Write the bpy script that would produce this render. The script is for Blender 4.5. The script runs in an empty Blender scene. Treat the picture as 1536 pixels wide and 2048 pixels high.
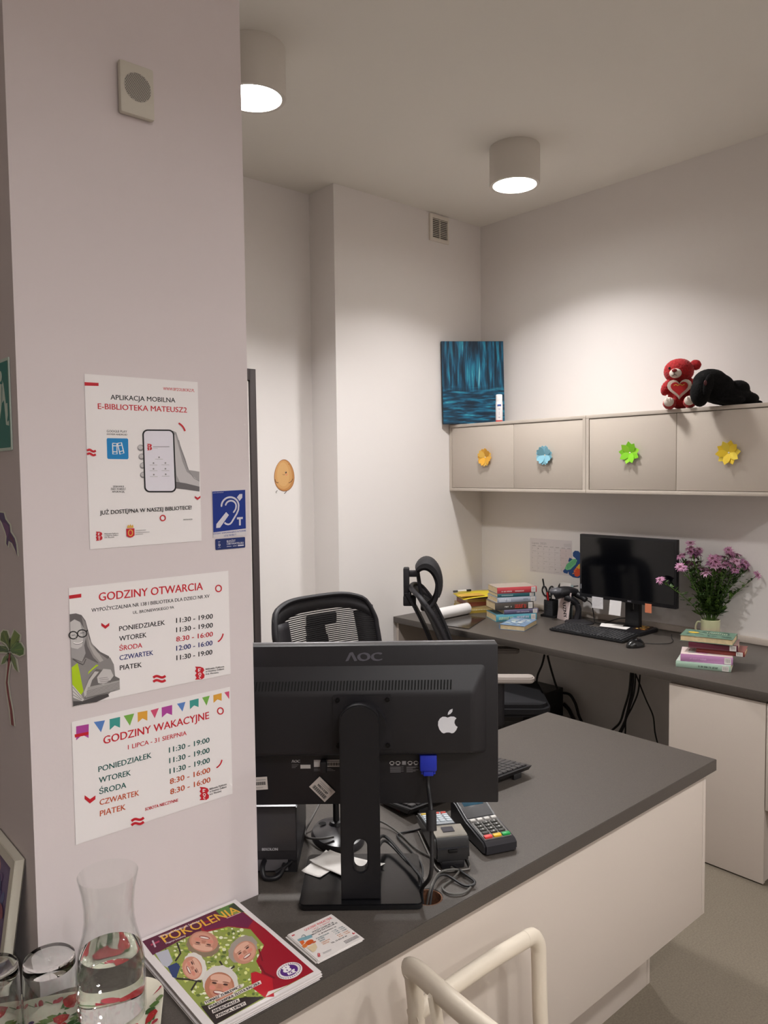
import bpy, bmesh, math, random
import numpy as np
from mathutils import Matrix, Vector
random.seed(7)
SC = bpy.context.scene
COL = SC.collection
PI = math.pi

# ------------------------------------------------------------------ camera
YAW, PIT, ROL, FPX = math.radians(41.308), math.radians(-3.176), math.radians(-.673), 1525.46
CAM_H = 1.625
_f = Vector((math.cos(PIT)*math.sin(YAW), math.cos(PIT)*math.cos(YAW), math.sin(PIT)))
_r = Vector((math.cos(YAW), -math.sin(YAW), 0))
_u = _r.cross(_f)
CR = _r*math.cos(ROL) + _u*math.sin(ROL)
CU = -_r*math.sin(ROL) + _u*math.cos(ROL)
CF = _f
cd = bpy.data.cameras.new('camera')
cam = bpy.data.objects.new('camera', cd)
COL.objects.link(cam)
cam.matrix_world = Matrix(((CR.x, CU.x, -CF.x, 0), (CR.y, CU.y, -CF.y, 0), (CR.z, CU.z, -CF.z, CAM_H), (0, 0, 0, 1)))
cd.sensor_fit = 'VERTICAL'
cd.sensor_height = 32.0
cd.lens = FPX/2048*32
cd.clip_start = .02
SC.camera = cam

# ------------------------------------------------------------------ light and exposure
W = bpy.data.worlds.new('world')
SC.world = W
W.use_nodes = True
W.node_tree.nodes['Background'].inputs[0].default_value = (1.0, .93, .88, 1)
W.node_tree.nodes['Background'].inputs[1].default_value = .30
SC.view_settings.view_transform = 'Standard'
SC.view_settings.look = 'None'
SC.view_settings.exposure = 0.15
SC.view_settings.gamma = 1.0
SC.view_settings.use_curve_mapping = False
LAMP_W = 19.5          # power of each ceiling lamp over the staff side
LAMP_FRONT = 18       # power of each lamp over the visitors' side
LAMP_COL = (1.0, .98, .968)
SC.cycles.max_bounces = 10
SC.cycles.diffuse_bounces = 5
SC.cycles.transmission_bounces = 10
SC.cycles.transparent_max_bounces = 10
SC.cycles.use_denoising = True
SC.cycles.sample_clamp_indirect = 0

# ------------------------------------------------------------------ a pixel of the photograph turned into a point of the place
def ray(x, y):
    return CF + CR*((x-768)/FPX) - CU*((y-1024.4)/FPX)
def onz(x, y, z):
    d = ray(x, y); return Vector((0, 0, CAM_H)) + d*((z-CAM_H)/d.z)
def ony(x, y, Y):
    d = ray(x, y); return Vector((0, 0, CAM_H)) + d*(Y/d.y)
def onx(x, y, X):
    d = ray(x, y); return Vector((0, 0, CAM_H)) + d*(X/d.x)

# ------------------------------------------------------------------ materials
def lin(c):
    return tuple((v/12.92 if v <= .04045 else ((v+.055)/1.055)**2.4) for v in c)
def rgb(h):
    return lin(tuple(int(h[i:i+2], 16)/255 for i in (0, 2, 4)))
_MC = {}
def M(h, rough=.55, metal=0, spec=.5, coat=0, sheen=0, bump=None, var=None, name=None, sub=0):
    """plain procedural surface: colour h, optional grain bump=(scale, strength), optional colour variation var=(scale, amount)"""
    key = (h, rough, metal, spec, coat, sheen, bump, var)
    if key in _MC: return _MC[key]
    m = bpy.data.materials.new(name or 'surface_'+h)
    m.use_nodes = True
    nt = m.node_tree; b = nt.nodes['Principled BSDF']
    c = rgb(h)
    b.inputs['Base Color'].default_value = (*c, 1)
    b.inputs['Roughness'].default_value = rough
    b.inputs['Metallic'].default_value = metal
    b.inputs['Specular IOR Level'].default_value = spec
    b.inputs['Coat Weight'].default_value = coat
    b.inputs['Coat Roughness'].default_value = .1
    if sheen:
        b.inputs['Sheen Weight'].default_value = sheen
    if bump or var:
        tc = nt.nodes.new('ShaderNodeTexCoord')
    if bump:
        n = nt.nodes.new('ShaderNodeTexNoise'); n.inputs['Scale'].default_value = bump[0]; n.inputs['Detail'].default_value = 4
        bp = nt.nodes.new('ShaderNodeBump'); bp.inputs['Strength'].default_value = bump[1]; bp.inputs['Distance'].default_value = .002
        nt.links.new(tc.outputs['Object'], n.inputs['Vector']); nt.links.new(n.outputs['Fac'], bp.inputs['Height'])
        nt.links.new(bp.outputs['Normal'], b.inputs['Normal'])
    if var:
        n = nt.nodes.new('ShaderNodeTexNoise'); n.inputs['Scale'].default_value = var[0]; n.inputs['Detail'].default_value = 5
        r = nt.nodes.new('ShaderNodeMapRange'); r.inputs['From Min'].default_value = .35; r.inputs['From Max'].default_value = .65
        r.inputs['To Min'].default_value = 1-var[1]; r.inputs['To Max'].default_value = 1+var[1]
        mx = nt.nodes.new('ShaderNodeVectorMath'); mx.operation = 'SCALE'; mx.inputs[0].default_value = c
        nt.links.new(tc.outputs['Object'], n.inputs['Vector']); nt.links.new(n.outputs['Fac'], r.inputs['Value'])
        nt.links.new(r.outputs['Result'], mx.inputs['Scale']); nt.links.new(mx.outputs['Vector'], b.inputs['Base Color'])
    _MC[key] = m
    return m
def glass(name, col=(1, 1, 1), ior=1.45, rough=0):
    m = bpy.data.materials.new(name); m.use_nodes = True
    b = m.node_tree.nodes['Principled BSDF']
    b.inputs['Base Color'].default_value = (*col, 1); b.inputs['Roughness'].default_value = rough
    b.inputs['IOR'].default_value = ior; b.inputs['Transmission Weight'].default_value = 1
    return m
def emit(name, col, s):
    m = bpy.data.materials.new(name); m.use_nodes = True
    b = m.node_tree.nodes['Principled BSDF']
    b.inputs['Base Color'].default_value = (.8, .8, .8, 1)
    b.inputs['Emission Color'].default_value = (*col, 1); b.inputs['Emission Strength'].default_value = s
    return m
PRINT = {}
def P(h): return M(h, .5, spec=.35)

# ------------------------------------------------------------------ mesh builder: one MB = one mesh object
def rotm(ax, deg): return Matrix.Rotation(math.radians(deg), 4, ax)
def T(x, y, z): return Matrix.Translation((x, y, z))
class MB:
    def __init__(s):
        s.v = []; s.f = []; s.mi = []; s.sm = []; s.mats = []; s.X = Matrix()
    def slot(s, m):
        if m not in s.mats: s.mats.append(m)
        return s.mats.index(m)
    def add(s, vs, fs, m, smooth=True, X=None):
        X = s.X @ X if X is not None else s.X
        o = len(s.v); k = s.slot(m)
        s.v += [tuple(X @ Vector(v)) for v in vs]
        for f in fs:
            s.f.append([o+i for i in f]); s.mi.append(k); s.sm.append(smooth)
    def bm(s, b, m, smooth=True, X=None):
        b.verts.index_update()
        s.add([v.co[:] for v in b.verts], [[v.index for v in f.verts] for f in b.faces], m, smooth, X)
        b.free()
    def box(s, c, d, m, bev=0, seg=2, X=None, smooth=None):
        b = bmesh.new(); bmesh.ops.create_cube(b, size=1)
        for v in b.verts: v.co = Vector((v.co.x*d[0]+c[0], v.co.y*d[1]+c[1], v.co.z*d[2]+c[2]))
        if bev: bmesh.ops.bevel(b, geom=b.edges[:], offset=bev, segments=seg, affect='EDGES', profile=.5)
        s.bm(b, m, bool(bev) if smooth is None else smooth, X)
    def bx(s, x0, x1, y0, y1, z0, z1, m, bev=0, seg=2, X=None):
        s.box(((x0+x1)/2, (y0+y1)/2, (z0+z1)/2), (abs(x1-x0), abs(y1-y0), abs(z1-z0)), m, bev, seg, X)
    def prism(s, loops, z0, z1, m, X=None, bev=0, smooth=False):
        """loops: outline, then holes, as 2-D points; extruded along z"""
        if loops and not isinstance(loops[0][0], (tuple, list)): loops = [loops]
        b = bmesh.new()
        if len(loops) == 1 and not bev:
            n = len(loops[0]); vs = [(x, y, z0) for x, y in loops[0]] + [(x, y, z1) for x, y in loops[0]]
            ar = sum(loops[0][i][0]*loops[0][(i+1) % n][1]-loops[0][(i+1) % n][0]*loops[0][i][1] for i in range(n))
            fs = [list(range(n))[::-1], list(range(n, 2*n))]+[[i, (i+1) % n, n+(i+1) % n, n+i] for i in range(n)]
            if ar < 0: fs = [f[::-1] for f in fs]
            b.free(); s.add(vs, fs, m, smooth, X); return
        es = []
        for L in loops:
            vs = [b.verts.new((x, y, z0)) for x, y in L]
            es += [b.edges.new((vs[i], vs[(i+1) % len(vs)])) for i in range(len(vs))]
        if len(loops) == 1: b.faces.new(vs)
        else: bmesh.ops.triangle_fill(b, use_beauty=True, edges=es)
        r = bmesh.ops.extrude_face_region(b, geom=b.faces[:])
        for e in r['geom']:
            if isinstance(e, bmesh.types.BMVert): e.co.z = z1
        bmesh.ops.recalc_face_normals(b, faces=b.faces[:])
        if bev:
            ed = [e for e in b.edges if len(e.link_faces) == 2 and e.calc_face_angle(0) > .9 and abs(e.verts[0].co.z-e.verts[1].co.z) < 1e-6]
            bmesh.ops.bevel(b, geom=ed, offset=bev, segments=2, affect='EDGES')
        s.bm(b, m, smooth, X)
    def lathe(s, prof, m, n=40, X=None, smooth=True, closed=False):
        vs = []; fs = []
        for r, z in prof:
            for i in range(n): vs.append((r*math.cos(2*PI*i/n), r*math.sin(2*PI*i/n), z))
        k = len(prof); J = k if closed else k-1
        for j in range(J):
            for i in range(n):
                a = j*n+i; b_ = j*n+(i+1) % n; c = ((j+1) % k)*n+(i+1) % n; d = ((j+1) % k)*n+i
                fs.append([a, b_, c, d])
        if not closed:
            if prof[0][0] > 1e-6: fs.append([i for i in range(n)][::-1])
            if prof[-1][0] > 1e-6: fs.append([(k-1)*n+i for i in range(n)])
        s.add(vs, fs, m, smooth, X)
    def cyl(s, p, q, r, m, n=20, r2=None, smooth=True):
        p = Vector(p); q = Vector(q); d = q-p
        X = Matrix.Translation(p) @ d.to_track_quat('Z', 'Y').to_matrix().to_4x4()
        s.lathe([(r, 0), (r if r2 is None else r2, d.length)], m, n, X, smooth)
    def ell(s, c, d, m, X=None, n=3, noise=0, fr=30):
        b = bmesh.new(); bmesh.ops.create_icosphere(b, subdivisions=n, radius=1)
        from mathutils import noise as N
        for v in b.verts:
            k = 1
            if noise: k += noise*(N.noise(Vector((v.co.x*d[0]*fr+c[0]*90, v.co.y*d[1]*fr, v.co.z*d[2]*fr+c[2]*90))))
            v.co = Vector((v.co.x*d[0]*k, v.co.y*d[1]*k, v.co.z*d[2]*k))
        XX = Matrix.Translation(c) @ (X if X is not None else Matrix())
        s.bm(b, m, True, XX)
    def tube(s, pts, r, m, n=8, sub=6, closed=False, flat=None, cap=True):
        """smooth tube through pts; r number or list; flat=(a,b) makes an elliptical section"""
        pts = [Vector(p) for p in pts]; rs = r if isinstance(r, (list, tuple)) else [r]*len(pts)
        out = []; ro = []
        N = len(pts)
        rng = range(N if closed else N-1)
        for i in rng:
            g = lambda k: pts[k % N] if closed else pts[max(0, min(N-1, k))]
            p0, p1, p2, p3 = g(i-1), g(i), g(i+1), g(i+2)
            for t in range(sub):
                u = t/sub
                out.append(.5*((2*p1)+(p2-p0)*u+(2*p0-5*p1+4*p2-p3)*u*u+(3*p1-p0-3*p2+p3)*u**3))
                ro.append(rs[i]*(1-u)+rs[(i+1) % N]*u)
        if not closed: out.append(pts[-1]); ro.append(rs[-1])
        K = len(out); vs = []; fs = []
        up = Vector((0, 0, 1)); prev = None
        for i in range(K):
            t = (out[(i+1) % K]-out[i-1]) if closed else (out[min(i+1, K-1)]-out[max(i-1, 0)])
            if t.length < 1e-9: t = Vector((1, 0, 0))
            t.normalize()
            if prev is None:
                a = t.cross(up)
                if a.length < .2: a = t.cross(Vector((1, 0, 0)))
            else:
                a = prev-t*prev.dot(t)
            a.normalize(); b_ = t.cross(a); prev = a
            fa, fb = flat if flat else (1, 1)
            for j in range(n):
                an = 2*PI*j/n
                vs.append(tuple(out[i]+(a*math.cos(an)*fa+b_*math.sin(an)*fb)*ro[i]))
        for i in range(K if closed else K-1):
            for j in range(n):
                fs.append([i*n+j, i*n+(j+1) % n, ((i+1) % K)*n+(j+1) % n, ((i+1) % K)*n+j])
        if not closed and cap:
            fs.append(list(range(n))[::-1]); fs.append([(K-1)*n+j for j in range(n)])
        s.add(vs, fs, m, True)
    def build(s, name, parent=None, loc=None, rz=None, X=None, angle=40):
        me = bpy.data.meshes.new(name)
        me.from_pydata(s.v, [], s.f)
        for m in s.mats: me.materials.append(m)
        me.polygons.foreach_set('material_index', s.mi)
        me.polygons.foreach_set('use_smooth', s.sm)
        me.update()
        try: me.set_sharp_from_angle(angle=math.radians(angle))
        except Exception: pass
        o = bpy.data.objects.new(name, me); COL.objects.link(o)
        if parent is not None: o.parent = parent
        if X is not None: o.matrix_world = X
        if loc is not None: o.location = loc
        if rz is not None: o.rotation_euler = (0, 0, math.radians(rz))
        return o
def tag(o, label, cat, group=None, kind=None):
    o['label'] = label; o['category'] = cat
    if group: o['group'] = group
    if kind: o['kind'] = kind
    return o
def thing(name, label, cat, loc=(0, 0, 0), rz=0, group=None, X=None):
    o = bpy.data.objects.new(name, None); COL.objects.link(o)
    o.empty_display_size = .05
    if X is not None: o.matrix_world = X
    else: o.location = loc; o.rotation_euler = (0, 0, math.radians(rz))
    return tag(o, label, cat, group)
def structure(mb, name, label, cat):
    o = mb.build(name); o['kind'] = 'structure'; o['label'] = label; o['category'] = cat
    return o
def axes(o, ex, ey, ez):
    ex, ey, ez = Vector(ex).normalized(), Vector(ey).normalized(), Vector(ez).normalized()
    return Matrix(((ex.x, ey.x, ez.x, o[0]), (ex.y, ey.y, ez.y, o[1]), (ex.z, ey.z, ez.z, o[2]), (0, 0, 0, 1)))

# ------------------------------------------------------------------ lettering
_TX = {}
def glyphs(s, bold):
    k = (s, bold)
    if k in _TX: return _TX[k]
    cu = bpy.data.curves.new('lettering', 'FONT'); cu.body = s; cu.size = 1; cu.resolution_u = 3; cu.offset = bold
    o = bpy.data.objects.new('lettering', cu); COL.objects.link(o)
    dg = bpy.context.evaluated_depsgraph_get()
    me = bpy.data.meshes.new_from_object(o.evaluated_get(dg))
    vs = [v.co[:2] for v in me.vertices]; fs = [list(p.vertices) for p in me.polygons]
    bpy.data.objects.remove(o); bpy.data.curves.remove(cu); bpy.data.meshes.remove(me)
    _TX[k] = (vs, fs)
    return _TX[k]
_CAP = []
def capheight():
    if not _CAP: _CAP.append(max(v[1] for v in glyphs('H', 0)[0]))
    return _CAP[0]
def homography(src, dst):
    A = []
    for (x, y), (u, v) in zip(src, dst):
        A.append([x, y, 1, 0, 0, 0, -u*x, -u*y, -u]); A.append([0, 0, 0, x, y, 1, -v*x, -v*y, -v])
    h = np.linalg.svd(np.array(A, float))[2][-1].reshape(3, 3)
    def f(p):
        q = h @ np.array([p[0], p[1], 1.0]); return Vector((q[0]/q[2], q[1]/q[2]))
    return f
class Sheet(MB):
    """a printed sheet: local x right, y up, z out of the print; H maps drawing coordinates onto the sheet"""
    def __init__(s, w, h, t, m, corners=None, back=None, rad=0, step=.000012):
        MB.__init__(s); s.w, s.h = w, h; s.z = t; s.step = step
        s.H = homography(corners, [(0, h), (w, h), (w, 0), (0, 0)]) if corners else (lambda p: Vector(p))
        if rad: s.prism(rrect(0, w, 0, h, rad), 0, t, m)
        else: s.bx(0, w, 0, h, 0, t, m)
    def lay(s): s.z += s.step; return s.z
    def poly(s, pts, m, clip=True):
        z = s.lay(); q = [s.H(p) for p in pts]
        if clip: q = [Vector((min(max(p.x, 0), s.w), min(max(p.y, 0), s.h))) for p in q]
        n = len(q); ar = sum(q[i].x*q[(i+1) % n].y-q[(i+1) % n].x*q[i].y for i in range(n))
        s.add([(p.x, p.y, z) for p in q], [list(range(n)) if ar > 0 else list(range(n))[::-1]], m, False)
    def disc(s, c, rx, ry, m, rot=0, n=28, a0=0, a1=360, noise=0):
        ca, sa = math.cos(math.radians(rot)), math.sin(math.radians(rot)); pts = []
        for i in range(n+(0 if a1-a0 >= 360 else 1)):
            a = math.radians(a0+(a1-a0)*i/n); k = 1+noise*math.sin(i*2.7+c[0])
            x, y = rx*k*math.cos(a), ry*k*math.sin(a); pts.append((c[0]+x*ca-y*sa, c[1]+x*sa+y*ca))
        s.poly(pts, m)
    def line(s, pts, w, m, round_=False):
        q = [Vector(p) for p in pts]; L = []; R = []
        for i, p in enumerate(q):
            t = (q[min(i+1, len(q)-1)]-q[max(i-1, 0)]).normalized(); nn = Vector((-t.y, t.x))*w/2
            L.append(p+nn); R.append(p-nn)
        z = s.lay(); k = len(q)
        V = [s.H(p) for p in L]+[s.H(p) for p in R]
        s.add([(p.x, p.y, z) for p in V], [[i, i+1, k+i+1, k+i] for i in range(k-1)], m, False)
        if round_:
            for p in (q[0], q[-1]): s.disc(p, w/2, w/2, m, n=12)
    def arc(s, c, rx, ry, a0, a1, w, m, n=28, rot=0, round_=False):
        ca, sa = math.cos(math.radians(rot)), math.sin(math.radians(rot)); pts = []
        for i in range(n+1):
            a = math.radians(a0+(a1-a0)*i/n); x, y = rx*math.cos(a), ry*math.sin(a)
            pts.append((c[0]+x*ca-y*sa, c[1]+x*sa+y*ca))
        s.line(pts, w, m, round_)
    def text(s, txt, p0, p1, cap, m, bold=.012):
        vs, fs = glyphs(txt, 0)
        if not vs: return
        x0 = min(v[0] for v in vs); x1 = max(v[0] for v in vs); ch = capheight()
        p0 = Vector(p0); p1 = Vector(p1); d = p1-p0; nrm = Vector((d.y, -d.x)).normalized()*cap
        a = s.H(p0); b = s.H(p1); c = s.H(p0+nrm); ex = b-a
        ey = Vector((-ex.y, ex.x)).normalized(); hh = abs((c-a).dot(ey))
        for sh in ((-1, 1, 0) if bold else (0,)):          # heavier strokes: the same letters struck again a little to the side
            z = s.lay(); k = sh*bold*1.35/ch*hh
            q = [a+ex*((v[0]-x0)/(x1-x0))+ex.normalized()*k+ey*(v[1]/ch*hh*(1+abs(sh)*.0)+k*.35) for v in vs]
            s.add([(p.x, p.y, z) for p in q], fs, m, False)
def rrect(x0, x1, y0, y1, r, n=6):
    p = []
    for cx, cy, a in ((x1-r, y1-r, 0), (x0+r, y1-r, 90), (x0+r, y0+r, 180), (x1-r, y0+r, 270)):
        for i in range(n+1):
            t = math.radians(a+90*i/n); p.append((cx+r*math.cos(t), cy+r*math.sin(t)))
    return p
def circ(cx, cy, r, n=24):
    return [(cx+r*math.cos(2*PI*i/n), cy+r*math.sin(2*PI*i/n)) for i in range(n)]
# ================================================================== the room
CEIL = 3.162; TOP = .763; TH = .034
YV, YN, XE, XW = 3.305, 3.53, 2.57, 3.752     # vent wall, recessed wall, edge between them, cabinet wall
wallm = M('e8e3e0', .85, spec=.25, bump=(160, .06), name='wall_paint')
pillm = M('ddd3d4', .85, spec=.25, bump=(160, .06), name='pillar_paint')
ceilm = M('e9e5de', .9, spec=.2, name='ceiling_paint')
b = MB(); b.bx(-2.8, XW, -3, YN+.1, -.06, 0, M('71685b', .75, spec=.3, bump=(400, .25), var=(170, .12), name='speckled_floor'))
structure(b, 'floor', 'grey-brown speckled floor covering', 'floor')
b = MB(); b.bx(-2.8, XW+.1, -3, YN+.1, CEIL, CEIL+.06, ceilm)
structure(b, 'ceiling', 'plain off-white ceiling with two cylinder lamps', 'ceiling')
b = MB(); b.bx(XE, XW, YV, YV+.3, 0, CEIL, wallm)
structure(b, 'wall_back', 'white wall with an air vent at its top, left of the corner', 'wall')
b = MB(); b.bx(-2.8, XE, YN, YN+.1, 0, CEIL, wallm)
structure(b, 'wall_recess', 'white recessed wall with a potato sticker beside the door', 'wall')
b = MB(); b.bx(XW, XW+.1, -3, YV+.3, 0, CEIL, wallm)
structure(b, 'wall_right', 'white wall above and behind the wall cabinets', 'wall')
b = MB(); b.bx(-2.9, -2.8, -3, YN+.1, 0, CEIL, wallm)
structure(b, 'wall_left', 'white wall closing the visitors side', 'wall')
b = MB(); b.bx(-2.9, XW+.1, -3.1, -3, 0, CEIL, wallm)
structure(b, 'wall_front', 'white wall behind the visitor', 'wall')
# pillar: a front board a little wider than the core behind it
PX0, PX1, PY = .373, .799, 1.312
b = MB(); b.prism([(PX0, PY), (PX1, PY), (PX1, PY+.03), (.70, PY+.03), (.70, 1.73), (PX0, 1.73)], 0, CEIL, pillm)
structure(b, 'pillar', 'white pillar rising through the counter, with posters on its front', 'pillar')
b = MB(); b.bx(XW-.02, XW, 0.4, YV, TOP, TOP+.032, M('c9bdb2', .6), .004)
structure(b, 'trim_1', 'low upstand strip along the wall behind the desk', 'trim')
# door with a dark frame in the recessed wall
b = MB()
fr = M('463f3f', .5, name='dark_door_frame')
b.bx(2.148, 2.184, YN-.03, YN, 0, 2.164, fr, .002); b.bx(1.2, 2.148, YN-.03, YN, 2.104, 2.164, fr, .002); b.bx(1.2, 1.236, YN-.03, YN, 0, 2.104, fr, .002)
d = structure(b, 'door_1', 'door in a dark grey frame seen as a narrow strip beside the pillar', 'door')
b = MB(); b.bx(1.24, 2.144, YN-.02, YN-.001, .005, 2.10, M('e6e0da', .5, name='door_leaf'), .002)
b.build('door_leaf', d)
b = MB(); b.bx(1.29, 1.31, YN-.06, YN-.02, 1.0, 1.02, fr); b.bx(1.29, 1.41, YN-.065, YN-.05, 1.0, 1.018, fr, .004)
b.build('door_handle', d)

# ------------------------------------------------------------------ ceiling lamps
lampm = M('d8d2ca', .6, name='lamp_shell'); lglow = emit('lamp_glow', (1, .97, .92), 9)
def lamp(x, y, label, power, spread=128, group='ceiling lamps'):
    t = thing('ceiling_lamp', label, 'lamp', (x, y, 0), 0, group)
    z1, z0 = CEIL, 2.982
    b = MB(); b.lathe([(.118, z1), (.12, z1-.004), (.12, z0+.004), (.118, z0), (.104, z0), (.104, z0+.012), (.100, z0+.014)], lampm, 64)
    b.build('lamp_shade', t)
    b = MB(); b.lathe([(.0001, z0+.0125), (.06, z0+.0125), (.1035, z0+.0125)], lglow, 48); b.build('diffuser', t)
    ld = bpy.data.lights.new('lamp_light', 'AREA'); ld.shape = 'DISK'; ld.size = .19; ld.energy = power; ld.color = LAMP_COL
    ld.spread = math.radians(spread)
    lo = bpy.data.objects.new('lamp_light', ld); COL.objects.link(lo); lo.parent = t; lo.location = (0, 0, z0+.002)
    return t
lamp(1.545, 2.455, 'white cylinder ceiling lamp half hidden by the pillar', LAMP_W*1.25)
lamp(2.962, 2.39, 'white cylinder ceiling lamp in full view near the corner', LAMP_W*.75)
for x, y in FRONT_LAMPS if 'FRONT_LAMPS' in globals() else ((.1, -.75), (1.54, -.75), (2.96, -.75), (.1, -2.1), (1.54, -2.1)):
    lamp(x, y, 'white cylinder ceiling lamp over the visitors side', LAMP_FRONT, 148)

# ------------------------------------------------------------------ counter in front
topm = M('4f4944', .42, spec=.5, bump=(900, .12), var=(420, .16), name='dark_worktop')
frontm = M('c9beb4', .55, spec=.4, name='pale_front_panel')
edgem = topm
GX, GY, GR = 1.046, 1.070, .030
t = thing('service_counter', 'dark-topped service counter with pale front running past the pillar', 'counter')
b = MB()
b.prism([[(-.7, 1.012), (2.18, 1.012), (2.18, 1.617), (.7015, 1.617), (.7015, PY+.0315), (PX1+.0015, PY+.0315), (PX1+.0015, PY-.0015), (PX0-.0015, PY-.0015), (PX0-.0015, 1.617), (-.7, 1.617)],
         circ(GX, GY, GR)], TOP-TH, TOP, topm, bev=.0012)
b.build('worktop', t)
b = MB(); b.lathe([(GR-.0004, -TH), (GR-.0004, -.001), (GR-.003, -.001), (GR-.003, -TH)], M('6b4630', .8, var=(200, .3), name='raw_chipboard'), 28, T(GX, GY, TOP), closed=True)
b.build('cable_hole', t)
b = MB(); b.bx(-.7, 2.135, 1.030, 1.049, .30, TOP-TH, frontm, .001); b.build('front_panel', t)
b = MB(); b.bx(2.1365, 2.153, 1.030, 1.60, .30, TOP-TH, frontm, .001); b.build('side_panel', t)
b = MB(); b.bx(-.7, 2.13, 1.20, 1.215, 0, .30, frontm, .001); b.bx(-.7, 2.13, 1.05, 1.215, .30, .315, frontm); b.build('plinth', t)
b = MB(); b.bx(2.1315, 2.147, 1.20, 1.60, 0, .30, frontm, .001); b.build('plinth_end', t)

# ------------------------------------------------------------------ desk along the cabinet wall
t = thing('desk_worktop', 'dark worktop of the long desk below the wall cabinets', 'worktop')
b = MB(); b.bx(2.967, XW-.001, .35, YV-.001, TOP-TH, TOP, topm, .0012); b.build('worktop', t)
b = MB(); b.bx(2.99, XW-.03, YV-.02, YV-.002, 0, TOP-TH, frontm); b.build('end_panel', t)
t = thing('desk_pedestal', 'pale floor-standing cabinet under the right part of the desk', 'cabinet')
b = MB(); b.bx(2.998, XW-.05, 1.20, 1.588, .006, TOP-TH-.001, frontm); b.build('body', t)
b = MB(); b.bx(2.98, 2.9975, 1.196, 1.588, .006, TOP-TH-.012, frontm, .0008); b.build('front_panel', t)
t = thing('drawer_unit', 'pale cabinet front at the right edge of the photo, hanging above its recessed plinth', 'cabinet')
b = MB(); b.bx(2.998, XW-.05, .40, 1.1915, .30, TOP-TH-.001, frontm); b.build('body', t)
b = MB(); b.bx(2.98, 2.9975, .40, 1.1925, .30, TOP-TH-.012, frontm, .0008); b.build('front_panel', t)
b = MB(); b.bx(3.15, 3.17, .40, 1.19, 0, .30, frontm); b.build('plinth', t)

# ------------------------------------------------------------------ wall cabinets
cabm = M('c9beb2', .5, spec=.4, name='taupe_cabinet'); cabd = M('c8bdb1', .5, spec=.4, name='taupe_door')
dark = M('1d1a18', .9)
CZ0, CZ1, CX = 1.489, 1.897, 3.45
def cab(y1, y0, split, label):
    t = thing('wall_cabinet', label, 'cabinet', (0, 0, 0), 0, 'wall cabinets over the desk')
    b = MB(); w = .018
    b.bx(CX, XW-.002, y0, y1, CZ1-w, CZ1, cabm, .0008); b.bx(CX, XW-.002, y0, y1, CZ0, CZ0+w, cabm, .0008)
    b.bx(CX, XW-.002, y1-w, y1, CZ0+w, CZ1-w, cabm); b.bx(CX, XW-.002, y0, y0+w, CZ0+w, CZ1-w, cabm)
    b.bx(XW-.012, XW-.003, y0+w, y1-w, CZ0+w, CZ1-w, dark)
    b.build('carcass', t)
    for a, c in ((split+.0012, y1-w-.0025), (y0+w+.0025, split-.0012)):
        b = MB(); b.bx(CX+.003, CX+.021, a, c, CZ0+w+.0025, CZ1-w-.003, cabd, .0006); b.build('cabinet_door', t)
cab(YV-.002, 2.317, 2.797, 'taupe wall cabinet nearest the corner, under the blue painting')
cab(2.315, 1.327, 1.815, 'taupe wall cabinet carrying the red bear and the black dog')

# ------------------------------------------------------------------ air vent
t = thing('air_vent', 'white louvred air vent high on the wall beside the corner', 'vent', (3.288, YV, 2.995))
vm = M('e4ddd2', .5)
b = MB(); w, h = .162, .158
b.prism([[(0, 0), (w, 0), (w, h), (0, h)], [(.022, .018), (w-.012, .018), (w-.012, h-.022), (.022, h-.022)]], 0, .012, vm, X=Matrix(((1, 0, 0, 0), (0, 0, -1, 0), (0, 1, 0, 0), (0, 0, 0, 1))))
b.build('frame', t)
b = MB(); b.bx(.022, w-.012, -.002, -.0005, .018, h-.022, M('14100c', .9)); b.build('duct', t)
b = MB()
for i in range(11):
    z = .022+i*.0108
    b.box(((w+.01)/2, -.006, z), (w-.036, .009, .0028), vm, X=None)
b.bx(.083, .087, -.011, -.003, .018, h-.022, vm)
b.build('louvre', t)
# ================================================================== printed sheets and stickers on the pillar
WHITE = P('f1ecec'); RED = P('c8202f'); BLACK = P('1d1b1e'); NAVY = P('1f2a72'); GREEN = P('1d5a55'); ORANGE = P('c8552c'); GREY = P('8d8a8c')
DGREY = P('4a484b'); LGREY = P('bdbabb')
def on_pillar(x, z, w): return axes((x, PY-.0006, z), (1, 0, 0), (0, 0, 1), (0, -1, 0))
def library_mark(s, x, y, h, red=RED):
    """red letter B with a wavy left edge; x,y top left in drawing pixels, h height"""
    k = h/100
    pts = [(0, 0), (40, 2), (62, 10), (70, 28), (58, 46), (72, 62), (70, 84), (52, 97), (0, 100), (12, 84), (0, 66), (12, 50), (0, 34), (10, 16)]
    s.poly([(x+a*k, y+b_*k) for a, b_ in pts], red)
    s.line([(x+24*k, y+18*k), (x+44*k, y+18*k)], 6*k, WHITE); s.line([(x+24*k, y+32*k), (x+40*k, y+32*k)], 6*k, WHITE); s.line([(x+26*k, y+16*k), (x+26*k, y+40*k)], 6*k, WHITE)
    s.arc((x+36*k, y+58*k), 9*k, 9*k, 0, 360, 5*k, WHITE, 14); s.arc((x+40*k, y+82*k), 9*k, 9*k, 60, 300, 5*k, WHITE, 12)
def chevron(s, x, y, k, m=RED):
    s.poly([(x, y), (x+.5*k, y+.35*k), (x+k, y), (x+k, y+.35*k), (x+.5*k, y+.75*k), (x, y+.35*k)], m)
def wave(s, x, y, w, t, tilt=0, m=RED):
    for r in (0, 1):
        s.line([(x+w*i/12, y+r*t*1.7-math.sin(i/12*2*PI)*t*.45+tilt*i/12) for i in range(13)], t, m)

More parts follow.
